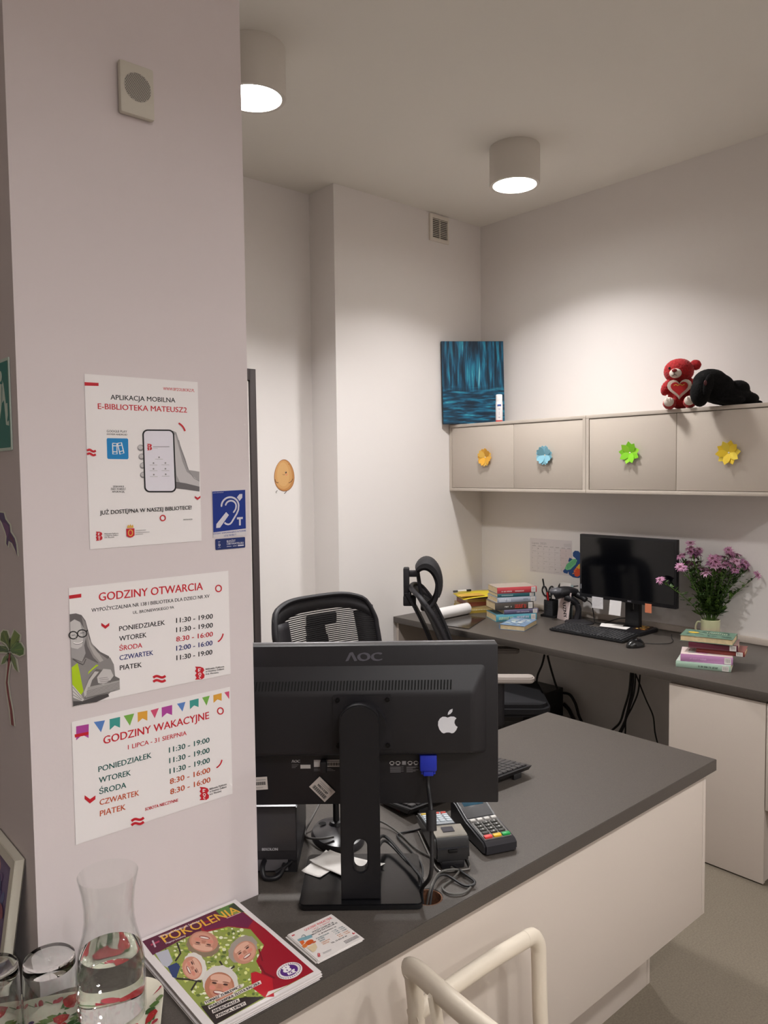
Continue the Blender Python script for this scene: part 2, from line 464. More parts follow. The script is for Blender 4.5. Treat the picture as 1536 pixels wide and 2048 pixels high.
# ---- app poster (portrait)
s = Sheet(.2105, .2985, .0004, WHITE, [(72, 80), (1012, 150), (1035, 1478), (125, 1532)])
s.poly([(74, 150), (190, 157), (190, 183), (75, 180)], RED)
s.text('WWW.BPZOLIBORZ.PL', (724, 217), (985, 234), 24, RED, .01)
s.text('APLIKACJA MOBILNA', (289, 296), (824, 323), 40, BLACK, .012)
s.text('E-BIBLIOTEKA MATEUSZ2', (185, 375), (920, 408), 46, RED, .012)
s.text('GOOGLE PLAY', (258, 570), (424, 574), 18, BLACK, .01); s.text('SYSTEM ANDROID', (258, 593), (425, 598), 13, BLACK, .01)
s.poly([(262, 619), (426, 623), (433, 632), (436, 786), (428, 796), (270, 792), (262, 784), (257, 628)], P('1b86c8'))
for q in ([(305, 662), (340, 664), (342, 752), (308, 752)], [(345, 664), (378, 657), (398, 744), (366, 754)]):
    s.line(q+[q[0]], 8, WHITE)
s.line([(306, 683), (340, 684)], 7, WHITE); s.line([(349, 685), (384, 677)], 7, WHITE); s.line([(308, 733), (341, 733)], 7, WHITE); s.line([(360, 733), (394, 724)], 7, WHITE)
for i, w in enumerate(('ZESKANUJ', 'ŻEBY POBRAĆ', 'APLIKACJĘ')): s.text(w, (352-len(w)*5.6, 1028+i*21), (352+len(w)*5.6, 1028+i*21), 14, BLACK, .01)
# hand holding a phone, printed in grey
s.poly([(800, 560), (830, 575), (862, 680), (905, 800), (930, 890), (1020, 905), (1020, 1070), (900, 1050), (815, 1040), (800, 900)], P('a19d9e'))
s.poly([(805, 600), (822, 590), (850, 700), (880, 820), (915, 905), (1020, 985), (1020, 1062), (880, 1040), (830, 930)], P('c6c2c3'))
s.poly([(815, 985), (905, 1000), (1020, 1030), (1020, 1070), (900, 1052), (818, 1042)], P('6d696b'))
s.line([(850, 640), (868, 720), (902, 810), (930, 890)], 5, P('7b7779')); s.line([(930, 895), (975, 960), (1020, 985)], 5, P('8b8789'))
for (cx, cy, rx) in ((536, 702, 28), (544, 776, 26), (552, 850, 24), (556, 928, 26)):
    s.disc((cx, cy), rx, 26, P('8f8b8c'), rot=15); s.disc((cx-3, cy-4), rx-8, 17, P('c9c5c6'), rot=15)
ph = [(x, y) for x, y in rrect(548, 812, 548, 1072, 44)]
sk = lambda pts: [(x+(y-548)*.032, y+(x-548)*.012) for x, y in pts]
s.poly(sk(ph), BLACK); s.poly(sk(rrect(560, 800, 560, 1060, 34)), P('e6e2ec'))
library_mark(s, 588, 668, 56); s.line([(636, 694), (772, 694)], 5, GREY); s.line([(636, 706), (676, 706)], 3, LGREY)
for x, y in ((686, 782), (640, 830), (738, 830), (640, 878), (738, 878), (642, 926), (740, 924)):
    s.disc((x, y), 7, 7, GREY, n=10); s.line([(x-32, y+15), (x+32, y+16)], 4, LGREY)
s.arc((800, 590), 105, 105, -62, -14, 13, RED, 12)
wave(s, 97, 722, 70, 18)
chevron(s, 980, 1106, 46)
s.text('JUŻ DOSTĘPNA W NASZEJ BIBLIOTECE!', (203, 1250), (952, 1216), 32, BLACK, .010)
s.arc((715, 1285), 21, 22, 0, 360, 9, RED, 24)
library_mark(s, 170, 1388, 74); 
for i, w in enumerate(('Biblioteka Publiczna', 'w Dzielnicy Żoliborz', 'm.st. Warszawy')): s.text(w, (240, 1411+i*15), (240+len(w)*5.6, 1408+i*15), 9, DGREY, .01)
s.poly([(416, 1368), (482, 1366), (483, 1424), (468, 1436), (450, 1442), (432, 1437), (418, 1428)], RED)
s.arc((450, 1402), 17, 24, 0, 360, 8, P('e0b050'), 16); s.poly([(424, 1350), (432, 1334), (440, 1348), (449, 1330), (458, 1348), (468, 1334), (474, 1350), (474, 1362), (424, 1362)], P('e0b050'))
for i, w in enumerate((86, 116, 62)): s.line([(490, 1384+i*16), (490+w, 1381+i*16)], 5, LGREY)
s.text('INSTRUKCJA', (884, 1306), (958, 1303), 9, BLACK, .01)
o = s.build('poster', X=axes((.4805, PY-.0006, 1.4945), (1, 0, 0), (0, 0, 1), (0, -1, 0)))
tag(o, 'portrait white poster showing a hand holding a phone, topmost sheet on the pillar', 'poster')

# ---- opening hours
s = Sheet(.304, .2035, .0004, WHITE, [(62, 200), (1176, 88), (1192, 805), (82, 1042)])
s.poly([(64, 252), (151, 240), (151, 266), (65, 277)], RED)
s.text('GODZINY OTWARCIA', (275, 292), (1000, 218), 56, RED, .014)
s.text('WYPOŻYCZALNIA NR 138 I BIBLIOTEKA DLA DZIECI NR XV', (222, 370), (1046, 273), 25, BLACK, .012)
s.text('UL. BRONIEWSKIEGO 9A', (514, 385), (800, 348), 20, BLACK, .012)
days = ('PONIEDZIAŁEK', 'WTOREK', 'ŚRODA', 'CZWARTEK', 'PIĄTEK')
cc = (BLACK, BLACK, RED, NAVY, BLACK)
for w, p0, p1, m in zip(days, ((416, 505), (416, 575), (416, 643), (417, 710), (418, 781)), ((736, 461), (607, 547), (576, 620), (653, 672), (572, 757)), cc): s.text(w, p0, p1, 33, m, .012)
for w, p0, p1, m in zip(('11:30 - 19:00', '11:30 - 19:00', '8:30 - 16:00', '12:00 - 16:00', '11:30 - 19:00'), ((815, 448), (815, 514), (815, 579), (815, 643), (816, 710)), ((1068, 418), (1068, 480), (1068, 542), (1065, 604), (1064, 668)), cc): s.text(w, p0, p1, 33, m, .015)
s.arc((1108, 210), 20, 22, 0, 360, 8, RED, 24); s.arc((1070, 510), 70, 80, 10, 62, 9, RED, 10)
chevron(s, 290, 446, 56); wave(s, 652, 832, 86, 17, -12)
library_mark(s, 944, 754, 92)
for i, w in enumerate(('Biblioteka Publiczna', 'w Dzielnicy Żoliborz', 'm.st. Warszawy')): s.text(w, (1018, 778+i*17), (1018+len(w)*6.4, 758+i*17+(20-len(w))*1.2), 11, BLACK, .01)
# girl reading a book, printed in grey with a lime cover
sk1, sk2, hr, hr2 = P('c9c5c4'), P('a39f9f'), P('6a6566'), P('938e8d')
s.poly([(66, 384), (110, 378), (150, 390), (178, 430), (196, 500), (220, 590), (280, 650), (340, 680), (368, 740), (380, 860), (300, 900), (160, 880), (75, 860)], hr)
s.poly([(150, 400), (176, 440), (205, 560), (260, 650), (330, 700), (350, 760), (300, 760), (230, 690), (190, 610), (172, 520)], hr2)
s.poly([(190, 520), (215, 600), (275, 670), (320, 740), (300, 750), (235, 670), (205, 610)], P('b3aeac'))
s.poly([(69, 440), (100, 420), (140, 440), (170, 490), (180, 545), (168, 600), (140, 632), (105, 634), (72, 618)], sk1)
s.poly([(140, 440), (170, 490), (180, 545), (168, 600), (150, 622), (160, 560), (152, 500)], sk2)
s.poly([(120, 630), (166, 600), (176, 660), (150, 720), (100, 700), (74, 690), (72, 620)], sk2)
s.arc((153, 520), 33, 26, 0, 360, 8, BLACK, 20); s.arc((90, 532), 30, 26, 0, 360, 8, BLACK, 20); s.line([(120, 520), (124, 522)], 8, BLACK); s.line([(184, 505), (192, 495)], 8, BLACK)
s.line([(140, 518), (168, 514)], 4, DGREY); s.line([(78, 534), (104, 530)], 4, DGREY)
s.arc((118, 565), 42, 26, 25, 130, 9, WHITE, 10); s.arc((118, 568), 44, 28, 25, 130, 3, DGREY, 10)
s.line([(112, 530), (104, 560), (114, 564)], 4, P('8b8786'))
s.poly([(74, 690), (110, 712), (150, 725), (176, 690), (260, 730), (350, 690), (375, 740), (390, 880), (330, 960), (250, 1005), (150, 1020), (80, 1038), (76, 800)], P('8d8988'))
s.line([(84, 700), (120, 725), (158, 742)], 8, P('575354')); s.line([(160, 740), (178, 700)], 6, P('575354'))
s.poly([(76, 760), (118, 728), (132, 790), (158, 930), (140, 955), (78, 880)], P('b3d11c'))
s.poly([(250, 740), (268, 744), (225, 775), (190, 810), (196, 790)], P('b3d11c'))
s.poly([(160, 930), (200, 830), (250, 770), (300, 780), (414, 838), (416, 915), (300, 950), (165, 985)], P('6f6b6a'))
s.poly([(160, 935), (196, 850), (240, 788), (270, 790), (220, 850), (190, 940), (165, 972)], P('c4c0be'))
s.poly([(190, 900), (414, 850), (416, 912), (172, 975)], P('a8a4a2'))
for i in range(5): s.line([(180, 930+i*9), (412, 866+i*10)], 2.5, P('6f6b6a'))
s.poly([(78, 880), (140, 955), (160, 990), (150, 1000), (84, 975)], P('d2cecc')); s.line([(82, 900), (150, 980)], 3, DGREY); s.line([(82, 930), (148, 990)], 3, DGREY); s.line([(82, 955), (140, 990)], 3, DGREY)
s.poly([(255, 830), (300, 770), (352, 775), (372, 820), (350, 850), (300, 880), (262, 870)], sk1)
for i in range(4): s.line([(268+i*4, 838+i*12), (330+i*8, 830+i*12)], 4, P('8b8786'))
s.poly([(150, 1000), (260, 960), (330, 945), (340, 965), (250, 1005), (150, 1022), (84, 1036), (84, 1000)], P('4d494a'))
o = s.build('poster', X=on_pillar(.4425, 1.2285, 0)); tag(o, 'landscape opening hours sheet with a girl reading a lime green book', 'poster')

# ---- holiday hours
s = Sheet(.305, .2145, .0004, WHITE, [(75, 1175), (1190, 905), (1212, 1655), (118, 2035)])
bc = [P(c) for c in ('b0449c', '5b84c8', '3f9c94', '7ab34e', 'e2a53e', 'd24f74')]
flags = [((108, 1205), (197, 1187), (195, 1285), 1, 0), ((232, 1172), (311, 1158), (284, 1243), 0, 1), ((343, 1150), (417, 1132), (417, 1208), 1, 2), ((442, 1124), (516, 1106), (487, 1193), 0, 3), ((540, 1098), (609, 1084), (609, 1155), 1, 4), ((631, 1082), (689, 1064), (661, 1137), 0, 5),
         ((709, 1060), (783, 1041), (781, 1112), 1, 0), ((817, 1032), (876, 1017), (856, 1086), 0, 1), ((906, 1008), (969, 991), (969, 1052), 1, 2), ((994, 985), (1047, 970), (1025, 1041), 0, 3), ((1072, 966), (1131, 950), (1130, 1005), 1, 4), ((1150, 945), (1184, 936), (1184, 992), 0, 5)]
for a, c, e, sq, k in flags:
    if sq:
        h = e[1]-c[1]; mid = ((a[0]+c[0])/2, (a[1]+c[1])/2+h*.68)
        s.poly([a, c, (c[0], c[1]+h), mid, (a[0]+2, a[1]+h)], bc[k])
    else: s.poly([a, c, e], bc[k])
s.poly([(98, 1262), (197, 1240), (197, 1262), (100, 1284)], RED)
s.text('GODZINY WAKACYJNE', (303, 1326), (1043, 1132), 52, RED, .014)
s.text('1 LIPCA - 31 SIERPNIA', (475, 1360), (886, 1250), 30, RED, .010)
cc = (GREEN, GREEN, GREEN, ORANGE, ORANGE)
for w, p0, p1, m in zip(days, ((270, 1523), (274, 1600), (277, 1678), (281, 1754), (284, 1832)), ((641, 1414), (497, 1540), (465, 1627), (556, 1680), (463, 1780)), cc): s.text(w, p0, p1, 37, m, .012)
for w, p0, p1, m in zip(('11:30 - 19:00', '11:30 - 19:00', '11:30 - 19:00', '8:30 - 16:00', '8:30 - 16:00'), ((764, 1377), (767, 1451), (770, 1525), (773, 1597), (776, 1669)), ((1047, 1298), (1048, 1370), (1050, 1440), (1053, 1508), (1055, 1576)), cc): s.text(w, p0, p1, 35, m, .015)
s.text('SOBOTA NIECZYNNE', (600, 1787), (830, 1716), 20, RED, .015)
s.arc((1122, 1076), 20, 22, 0, 360, 8, RED, 24); s.arc((1062, 1405), 74, 80, 10, 62, 9, RED, 10)
chevron(s, 174, 1686, 76); wave(s, 505, 1860, 86, 17, -26)
library_mark(s, 980, 1612, 92)
for i, w in enumerate(('Biblioteka Publiczna', 'w Dzielnicy Żoliborz', 'm.st. Warszawy')): s.text(w, (1050, 1632+i*18), (1050+len(w)*5.9, 1594+i*18+(20-len(w))*2), 12, BLACK, .01)
o = s.build('poster', X=on_pillar(.4395, .9885, 0)); tag(o, 'landscape holiday hours sheet with coloured bunting along its top, lowest on the pillar', 'poster')

# ---- induction loop sign and the budget sticker
s = Sheet(.074, .0905, .0006, P('d8d2d6'), [(238, 205), (1262, 200), (1290, 1490), (268, 1510)])
BL = P('0f2f86'); s.poly([(244, 232), (1242, 207), (1262, 1296), (270, 1362)], BL)
w = P('d5d2dc')
s.text('www.akustyk.pl', (262, 282), (576, 268), 22, w, .01)
s.arc((778, 648), 262, 246, -178, 0, 50, w, 24, round_=True)
s.line([(1038, 648), (1030, 760), (980, 870), (920, 960), (860, 1050), (820, 1110), (770, 1150), (715, 1160), (650, 1140), (606, 1104)], 48, w)
s.arc((800, 650), 162, 150, -165, 10, 46, w, 18, round_=True); s.line([(962, 660), (950, 730), (920, 780), (886, 822)], 46, w, True)
s.poly([(985, 412), (1065, 322), (1152, 320), (1150, 425), (1065, 515)], w)
s.poly([(655, 812), (740, 898), (470, 1240), (355, 1243), (362, 1135)], w)
s.poly([(985, 972), (1165, 968), (1165, 1024), (1103, 1026), (1103, 1200), (1048, 1202), (1046, 1030), (985, 1030)], w)
s.text('SYSTEMY WSPOMAGAJĄCE SŁYSZENIE', (268, 1425), (1262, 1374), 40, P('3a4fa0'), .012)
s.text('UŻYJ TRYBU T', (590, 1492), (960, 1470), 38, P('3a4fa0'), .012)
o = s.build('sign', X=on_pillar(.7155, 1.4985, 0)); tag(o, 'square blue hearing loop sign with a white ear and letter T', 'sign')
s = Sheet(.0655, .021, .0005, P('1d2f6a'), [(330, 1560), (1228, 1490), (1234, 1800), (345, 1880)], rad=.002)
s.text('BUDŻET', (680, 1655), (940, 1632), 60, w, .014); s.text('OBYWATELSKI', (680, 1728), (1180, 1690), 58, w, .014)
s.poly([(1010, 1728), (1190, 1712), (1190, 1748), (1012, 1764)], w); s.line([(680, 1775), (820, 1764)], 14, w); s.line([(862, 1760), (978, 1750)], 14, w)
s.arc((455, 1730), 22, 34, -60, 240, 16, w, 14); s.line([(418, 1636), (440, 1644), (478, 1632)], 14, w); s.line([(440, 1680), (436, 1720)], 14, w); s.line([(415, 1812), (495, 1804)], 8, w)
o = s.build('sticker', X=on_pillar(.720, 1.4745, 0)); tag(o, 'small dark blue civic budget sticker below the hearing loop sign', 'sticker')

# ---- alarm sounder
t = thing('wall_speaker', 'small white square wall speaker with a round grille high on the pillar', 'speaker', (.584, PY, 2.287))
b = MB(); XS = Matrix(((1, 0, 0, 0), (0, 0, -1, 0), (0, 1, 0, 0), (0, 0, 0, 1)))
b.bx(-.031, .031, -.014, -.001, -.044, .044, M('cfc9bd', .5), .004); b.bx(-.027, .027, -.003, -.0002, -.040, .040, M('a8a195', .6)); b.build('housing', t)
b = MB(); g = M('8d8884', .7); b.lathe([(.0001, .0145), (.0245, .0145), (.0245, .0135)], M('b9b3aa', .6), 32, XS @ T(0, .004, 0))
for i in range(-8, 9):
    for j in range(-9, 10):
        x = (i+(j % 2)*.5)*.0029; y = j*.0025
        if x*x+y*y < .0232**2: b.prism(circ(x, y+.004, .00095, 6), .0146, .0148, M('5b5752', .8), X=XS)
b.build('grille', t)

# ================================================================== cut-outs on the left face of the pillar
SX = PX0-.0008
def on_side(y, z): return axes((SX, y, z), (0, -1, 0), (0, 0, 1), (-1, 0, 0))
s = Sheet(.30, .152, .0015, P('cfe0d6'), rad=.003, step=.00001)
EG = P('1d7f76'); s.poly(rrect(.005, .295, .005, .147, .003), EG)
w = P('d3e4da')
s.poly([(.262, .118), (.276, .078), (.285, .078), (.285, .058), (.280, .050), (.270, .086), (.255, .08)], w)
s.line([(.262, .112), (.272, .078), (.277, .045), (.290, .045)], .009, w); s.disc((.250, .125), .009, .009, w); s.line([(.25, .112), (.246, .08), (.236, .06), (.22, .05)], .012, w); s.line([(.25, .108), (.232, .1), (.222, .085)], .008, w)
s.poly([(.03, .06), (.09, .06), (.09, .04), (.13, .076), (.09, .112), (.09, .092), (.03, .092)], w)
o = s.build('sign', X=on_side(1.344+.30, 1.664)); tag(o, 'green emergency exit sign at the left edge of the photo', 'sign')
def outline(pts, grow, c):
    out = []
    for x, y in pts:
        d = Vector((x-c[0], y-c[1])); out.append((x+d.normalized().x*grow, y+d.normalized().y*grow))
    return out
def side_sheet(y0, z0):
    """drawn on the pillar's side in the coordinates of an enlarged view (4.267x, from y 1000)"""
    q = MB.__new__(Sheet); MB.__init__(q); q.w = q.h = 9; q.z = .0004; q.step = .000006
    def H(p):
        v = onx(p[0]/4.267, 1000+p[1]/4.267, SX); return Vector((y0-v.y, v.z-z0))
    q.H = H
    return q
def white_edge(q, pts, grow):
    c = Vector((sum(p[0] for p in pts)/len(pts), sum(p[1] for p in pts)/len(pts))); out = []
    for i, p in enumerate(pts):
        a, b_ = Vector(pts[i-1]), Vector(pts[(i+1) % len(pts)]); t = (b_-a).normalized(); n = Vector((t.y, -t.x))
        ar = sum(pts[k-1][0]*pts[k][1]-pts[k][0]*pts[k-1][1] for k in range(len(pts)))
        out.append(Vector(p)+n*(grow if ar > 0 else -grow))
    q.prism([tuple(q.H(p)) for p in out], 0, .0004, P('e6e8da'))
q = side_sheet(1.45, 1.44)
pur = [(-30, 95), (0, 108), (35, 112), (48, 165), (85, 215), (92, 275), (128, 330), (140, 380), (150, 480), (128, 420), (105, 370), (76, 350), (68, 400), (55, 375), (58, 300), (35, 240), (18, 195), (0, 165), (-30, 140)]
white_edge(q, pur, 11); q.poly(pur, P('5b3a70'), False); q.poly([(20, 190), (50, 200), (75, 225), (80, 270), (62, 330), (52, 290), (38, 240)], P('7a4a80'), False); q.poly([(85, 290), (112, 330), (132, 400), (110, 360), (84, 330)], P('6a2f58'), False); q.poly([(0, 110), (35, 118), (45, 170), (20, 165)], P('54407a'), False)
o = q.build('paper_cutout', X=on_side(1.45, 1.44)); tag(o, 'purple winged paper creature stuck to the side of the pillar', 'paper cut-out')
q = side_sheet(1.45, 1.19)
fronds = [[(85, 1280), (60, 1230), (5, 1200), (10, 1140), (30, 1115), (62, 1120), (78, 1170)], [(88, 1280), (90, 1200), (125, 1110), (172, 1155), (168, 1200), (120, 1230)], [(90, 1290), (110, 1235), (145, 1212), (180, 1225), (206, 1270), (203, 1318), (170, 1332), (145, 1315), (110, 1310)],
          [(80, 1290), (50, 1250), (0, 1245), (-30, 1270), (-20, 1300), (30, 1298), (72, 1305)], [(80, 1312), (30, 1350), (12, 1405), (45, 1392), (72, 1350)], [(92, 1312), (135, 1360), (155, 1470), (128, 1440), (100, 1370)]]
trunk = [(76, 1310), (92, 1310), (86, 1400), (72, 1500), (68, 1560), (84, 1680), (106, 1790), (122, 1932), (97, 1918), (86, 1790), (62, 1650), (52, 1560), (62, 1460)]
white_edge(q, trunk, 9)
for f in fronds: white_edge(q, f, 12)
q.poly(trunk, P('8e1f26'), False)
for i, f in enumerate(fronds):
    q.poly(f, P(('6d8838', '7f9a40', '5e8a3a', '46693a', '7d9a62', '8aa06c')[i]), False)
    c0 = Vector((86, 1290))
    for k in range(1, len(f)-1):
        v = Vector(f[k]); q.line([c0.lerp(v, .35), c0.lerp(v, .9)], 4, P('3f5f2e' if k % 2 else '93a848'))
o = q.build('paper_cutout', X=on_side(1.45, 1.19)); tag(o, 'green paper palm tree with a red trunk on the side of the pillar', 'paper cut-out')

# ---- potato sticker on the recessed wall
s = MB.__new__(Sheet); MB.__init__(s); s.w = s.h = 1; s.z = 0; s.step = .00003; s.H = lambda p: Vector(p)
pts = []
for i in range(40):
    a = 2*PI*i/40; r = .0665 if math.cos(a) > -2 else 0
    x = r*math.cos(a)*(1-.12*math.sin(a)); y = .088*math.sin(a); pts.append((x, y))
s.prism(pts, 0, .0006, P('9a6238')); s.z = .0006
s.poly([(x*.96, y*.965) for x, y in pts], P('c28a52'), False)
s.poly([(x*.84-.006, y*.9+.004) for x, y in pts], P('d2a066'), False)
s.poly([(x*.6-.008, y*.75+.006) for x, y in pts], P('d9ab72'), False)
dk = P('3a2418')
for x in (-.026, .010): s.disc((x, .016), .0055, .0055, dk, n=14); s.disc((x-.002, .0185), .0016, .0016, WHITE, n=8); s.disc((x*1.35, .004), .006, .004, P('e08a70'), n=12)
s.arc((-.004, .009), .008, .006, 200, 340, .0016, dk, 10)
s.line([(-.062, -.02), (-.058, -.034), (-.048, -.04), (-.040, -.038)], .003, dk); s.disc((-.038, -.0385), .005, .005, dk, n=12)
s.line([(.056, -.02), (.046, -.034), (.034, -.04), (.028, -.042)], .003, dk); s.disc((.026, -.0425), .005, .005, dk, n=12)
s.line([(-.048, -.082), (-.058, -.09), (-.054, -.096)], .003, dk); s.line([(.012, -.086), (.004, -.096), (-.004, -.1)], .003, dk); s.disc((-.003, -.1), .005, .004, dk, n=10); s.disc((-.056, -.094), .005, .004, P('8d8782'), n=10)
for x, y in ((.03, .06), (.036, -.03), (.022, -.05), (-.03, -.065), (-.012, -.055), (.0, -.03), (.05, -.05), (-.036, .05)): s.disc((x, y), .0026, .0018, P('8a5a34'), n=8)
o = s.build('sticker', X=axes((2.372, YN-.0006, 1.600), (1, 0, 0), (0, 0, 1), (0, -1, 0))); tag(o, 'smiling brown potato sticker on the white wall beside the door', 'sticker')
# ================================================================== on and at the wall cabinets
# painting leaning across the corner
pm = bpy.data.materials.new('teal_painting'); pm.use_nodes = True
nt = pm.node_tree; bs = nt.nodes['Principled BSDF']; bs.inputs['Roughness'].default_value = .35
tc = nt.nodes.new('ShaderNodeTexCoord'); sp = nt.nodes.new('ShaderNodeSeparateXYZ'); nt.links.new(tc.outputs['Object'], sp.inputs[0])
def streak(scale, vec):
    mp = nt.nodes.new('ShaderNodeMapping'); mp.inputs['Scale'].default_value = vec
    n = nt.nodes.new('ShaderNodeTexNoise'); n.inputs['Scale'].default_value = scale; n.inputs['Detail'].default_value = 5; n.inputs['Distortion'].default_value = .35
    nt.links.new(tc.outputs['Object'], mp.inputs['Vector']); nt.links.new(mp.outputs['Vector'], n.inputs['Vector'])
    r = nt.nodes.new('ShaderNodeValToRGB'); e = r.color_ramp.elements
    e[0].position = .36; e[0].color = (*rgb('0b2438'), 1); e[1].position = .74; e[1].color = (*rgb('7fc4cf'), 1)
    for p_, c in ((.48, '123f58'), (.58, '17688a'), (.66, '2b93ab')):
        q = e.new(p_); q.color = (*rgb(c), 1)
    nt.links.new(n.outputs['Fac'], r.inputs['Fac']); return r
r1 = streak(9, (6, 0.55, 1)); r2 = streak(10, (.9, 6, 1))
cmp_ = nt.nodes.new('ShaderNodeMapRange'); cmp_.inputs['From Min'].default_value = .19; cmp_.inputs['From Max'].default_value = .235
nt.links.new(sp.outputs['Y'], cmp_.inputs['Value'])
mx = nt.nodes.new('ShaderNodeMix'); mx.data_type = 'RGBA'
nt.links.new(cmp_.outputs['Result'], mx.inputs['Factor']); nt.links.new(r2.outputs['Color'], mx.inputs['A']); nt.links.new(r1.outputs['Color'], mx.inputs['B'])
nt.links.new(mx.outputs['Result'], bs.inputs['Base Color'])
BLx = Vector((3.376, 3.281, 1.8985)); BRx = Vector((3.714, 3.079, 1.9075)); ex = BRx-BLx
t = thing('painting', 'teal and dark blue canvas painting standing in the corner on the cabinet', 'painting', X=axes(BLx, ex, Vector((-.012, .006, 1)), ex.cross(Vector((0, 0, 1)))))
b = MB(); b.bx(0, .394, 0, .503, -.018, -.0004, M('0f2436', .6), .0015); b.build('stretcher', t)
b = MB(); b.bx(.001, .393, .001, .502, -.0005, 0.0003, pm); b.build('canvas', t)
# spray bottle
t = thing('spray_bottle', 'slim white spray bottle standing in front of the teal painting', 'bottle', (3.52, 2.961, CZ1))
b = MB(); wm = M('e9e6e8', .35); b.lathe([(.0195, 0), (.0205, .002), (.0205, .118), (.019, .121)], wm, 28)
b.lathe([(.0207, .002), (.0207, .012)], M('c23a3a', .4), 28); b.build('body', t)
b = MB(); b.lathe([(.0188, .121), (.0192, .123), (.0192, .160), (.017, .164), (.0001, .165)], M('f0eeee', .3), 28); b.build('cap', t)
s = MB(); s.prism(rrect(-.011, .011, -.005, .005, .0045), 0, .0006, M('3b5ca8', .4), X=axes((-.01525, -.0137, .10), (.669, -.743, 0), (0, 0, 1), (-.743, -.669, 0)))
for i, (u, wd) in enumerate(((.08, .013), (.073, .01), (.06, .006), (.053, .007), (.046, .005), (.03, .012), (.026, .009))):
    s.prism([(-wd/2, -.0009), (wd/2, -.0009), (wd/2, .0009), (-wd/2, .0009)], 0, .0005, M('8a93b0', .4), X=axes((-.01525, -.0137, u), (.669, -.743, 0), (0, 0, 1), (-.743, -.669, 0)))
s.build('print', t)
# paper flowers on the doors
def flower(y, z, n, c1, c2, notch, label, rz=0):
    t = thing('paper_flower', label, 'paper flower', X=axes((CX+.0025, y, z), (0, -1, 0), (0, 0, 1), (-1, 0, 0)), group='paper flowers on the cabinet doors')
    for i in range(n):
        a = rz+360*i/n; b = MB(); X = rotm('Z', a) @ rotm('Y', -10-7*(i % 2)) @ Matrix.Scale(1.18, 4)
        mm = M(c1 if i % 3 else c2, .6)
        if notch: pts = [(0, -.004), (.024, -.017), (.041, -.016), (.046, -.009), (.040, 0), (.046, .009), (.041, .016), (.024, .017), (0, .004)]
        else: pts = [(0, -.004), (.02, -.014), (.036, -.012), (.05, 0), (.036, .012), (.02, .014), (0, .004)]
        b.prism([(x, y_) for x, y_ in pts], .0, .0006, mm, X=T(0, 0, .0035) @ X); b.build('petal', t)
    b = MB(); b.lathe([(.006, 0), (.006, .004), (.003, .0065), (.0001, .007)], M('e8ddc8', .6), 14); b.build('centre', t)
flower(3.007, 1.691, 8, 'ecb03c', 'f2c35a', True, 'orange-yellow paper flower on the cabinet door nearest the corner', 10)
flower(2.576, 1.694, 8, '8cc3d6', '78aebf', True, 'pale blue paper flower on a cabinet door')
flower(2.057, 1.695, 9, '86d41e', 'a5ec3a', False, 'lime green paper flower with pointed petals on a cabinet door', 14)
flower(1.562, 1.683, 10, 'e8c52a', 'f0d548', False, 'yellow paper flower with pointed petals on the rightmost cabinet door', 5)

# ------------------------------------------------------------------ plush toys
def fused(name, parent, parts, m, vox=.004, noise=0, fr=60, size=.004):
    """ellipsoids merged into one continuous surface"""
    b = MB()
    for c, d, rot in parts: b.ell(c, d, m, rot, 3)
    o = b.build(name, parent)
    r = o.modifiers.new('merge', 'REMESH'); r.mode = 'VOXEL'; r.voxel_size = vox; r.use_smooth_shade = True
    sm = o.modifiers.new('soften', 'SMOOTH'); sm.iterations = 6; sm.factor = .5
    if noise:
        tx = bpy.data.textures.new('fur_noise', 'CLOUDS'); tx.noise_scale = size; tx.noise_depth = 2
        d = o.modifiers.new('fur', 'DISPLACE'); d.texture = tx; d.strength = noise; d.mid_level = .4; d.texture_coords = 'LOCAL'
    return o
redf = M('ab1017', .85, sheen=.15, bump=(260, .7), var=(120, .25), name='red_plush'); whf = M('e4d8cc', .8, sheen=.3, bump=(300, .4)); blk = M('0a090a', .8, spec=.15, sheen=.02, bump=(260, .4), name='black_plush')
# local frame: y away from the viewer, x right, z up; faces the viewer's left
t = thing('teddy_bear', 'red plush teddy bear holding a white heart, sitting on the cabinet', 'soft toy', (3.515, 1.828, CZ1), -66)
t.scale = (1.1, 1.1, 1.06)
E0 = Matrix()
def fur(o, n, seed, L=.006):
    pass
fused('body', t, [((0, .0, .062), (.052, .045, .06), E0), ((-.008, -.012, .172), (.062, .055, .056), E0), ((0, -.005, .115), (.035, .035, .03), E0),
                  ((-.055, -.025, .1), (.022, .022, .038), rotm('Y', 25)), ((.05, -.02, .1), (.022, .022, .038), rotm('Y', -25)),
                  ((-.042, -.052, .026), (.026, .042, .026), E0), ((.04, -.055, .028), (.026, .042, .026), E0)], redf, .0035, .007, size=.0045)
fused('ear', t, [((.058, .008, .198), (.024, .013, .024), E0)], redf, .003, .005)
fused('ear', t, [((-.034, .034, .205), (.022, .012, .022), E0)], redf, .003, .005)
fused('muzzle', t, [((-.018, -.062, .158), (.026, .022, .022), E0)], whf, .003)
b = MB(); b.ell((-.021, -.084, .168), (.011, .007, .008), M('8e1c20', .4)); b.build('nose', t)
b = MB(); b.tube([(-.021, -.0845, .161), (-.021, -.0855, .150), (-.03, -.083, .145)], .0012, M('3a1a18', .6)); b.tube([(-.021, -.0855, .150), (-.011, -.083, .146)], .0012, M('3a1a18', .6)); b.build('mouth', t)
for x in (-.043, .012):
    b = MB(); b.ell((x, -.058, .182), (.005, .004, .006), M('120c0c', .15)); b.build('eye', t)
XF = Matrix(((1, 0, 0, 0), (0, 0, -1, 0), (0, 1, 0, 0), (0, 0, 0, 1)))
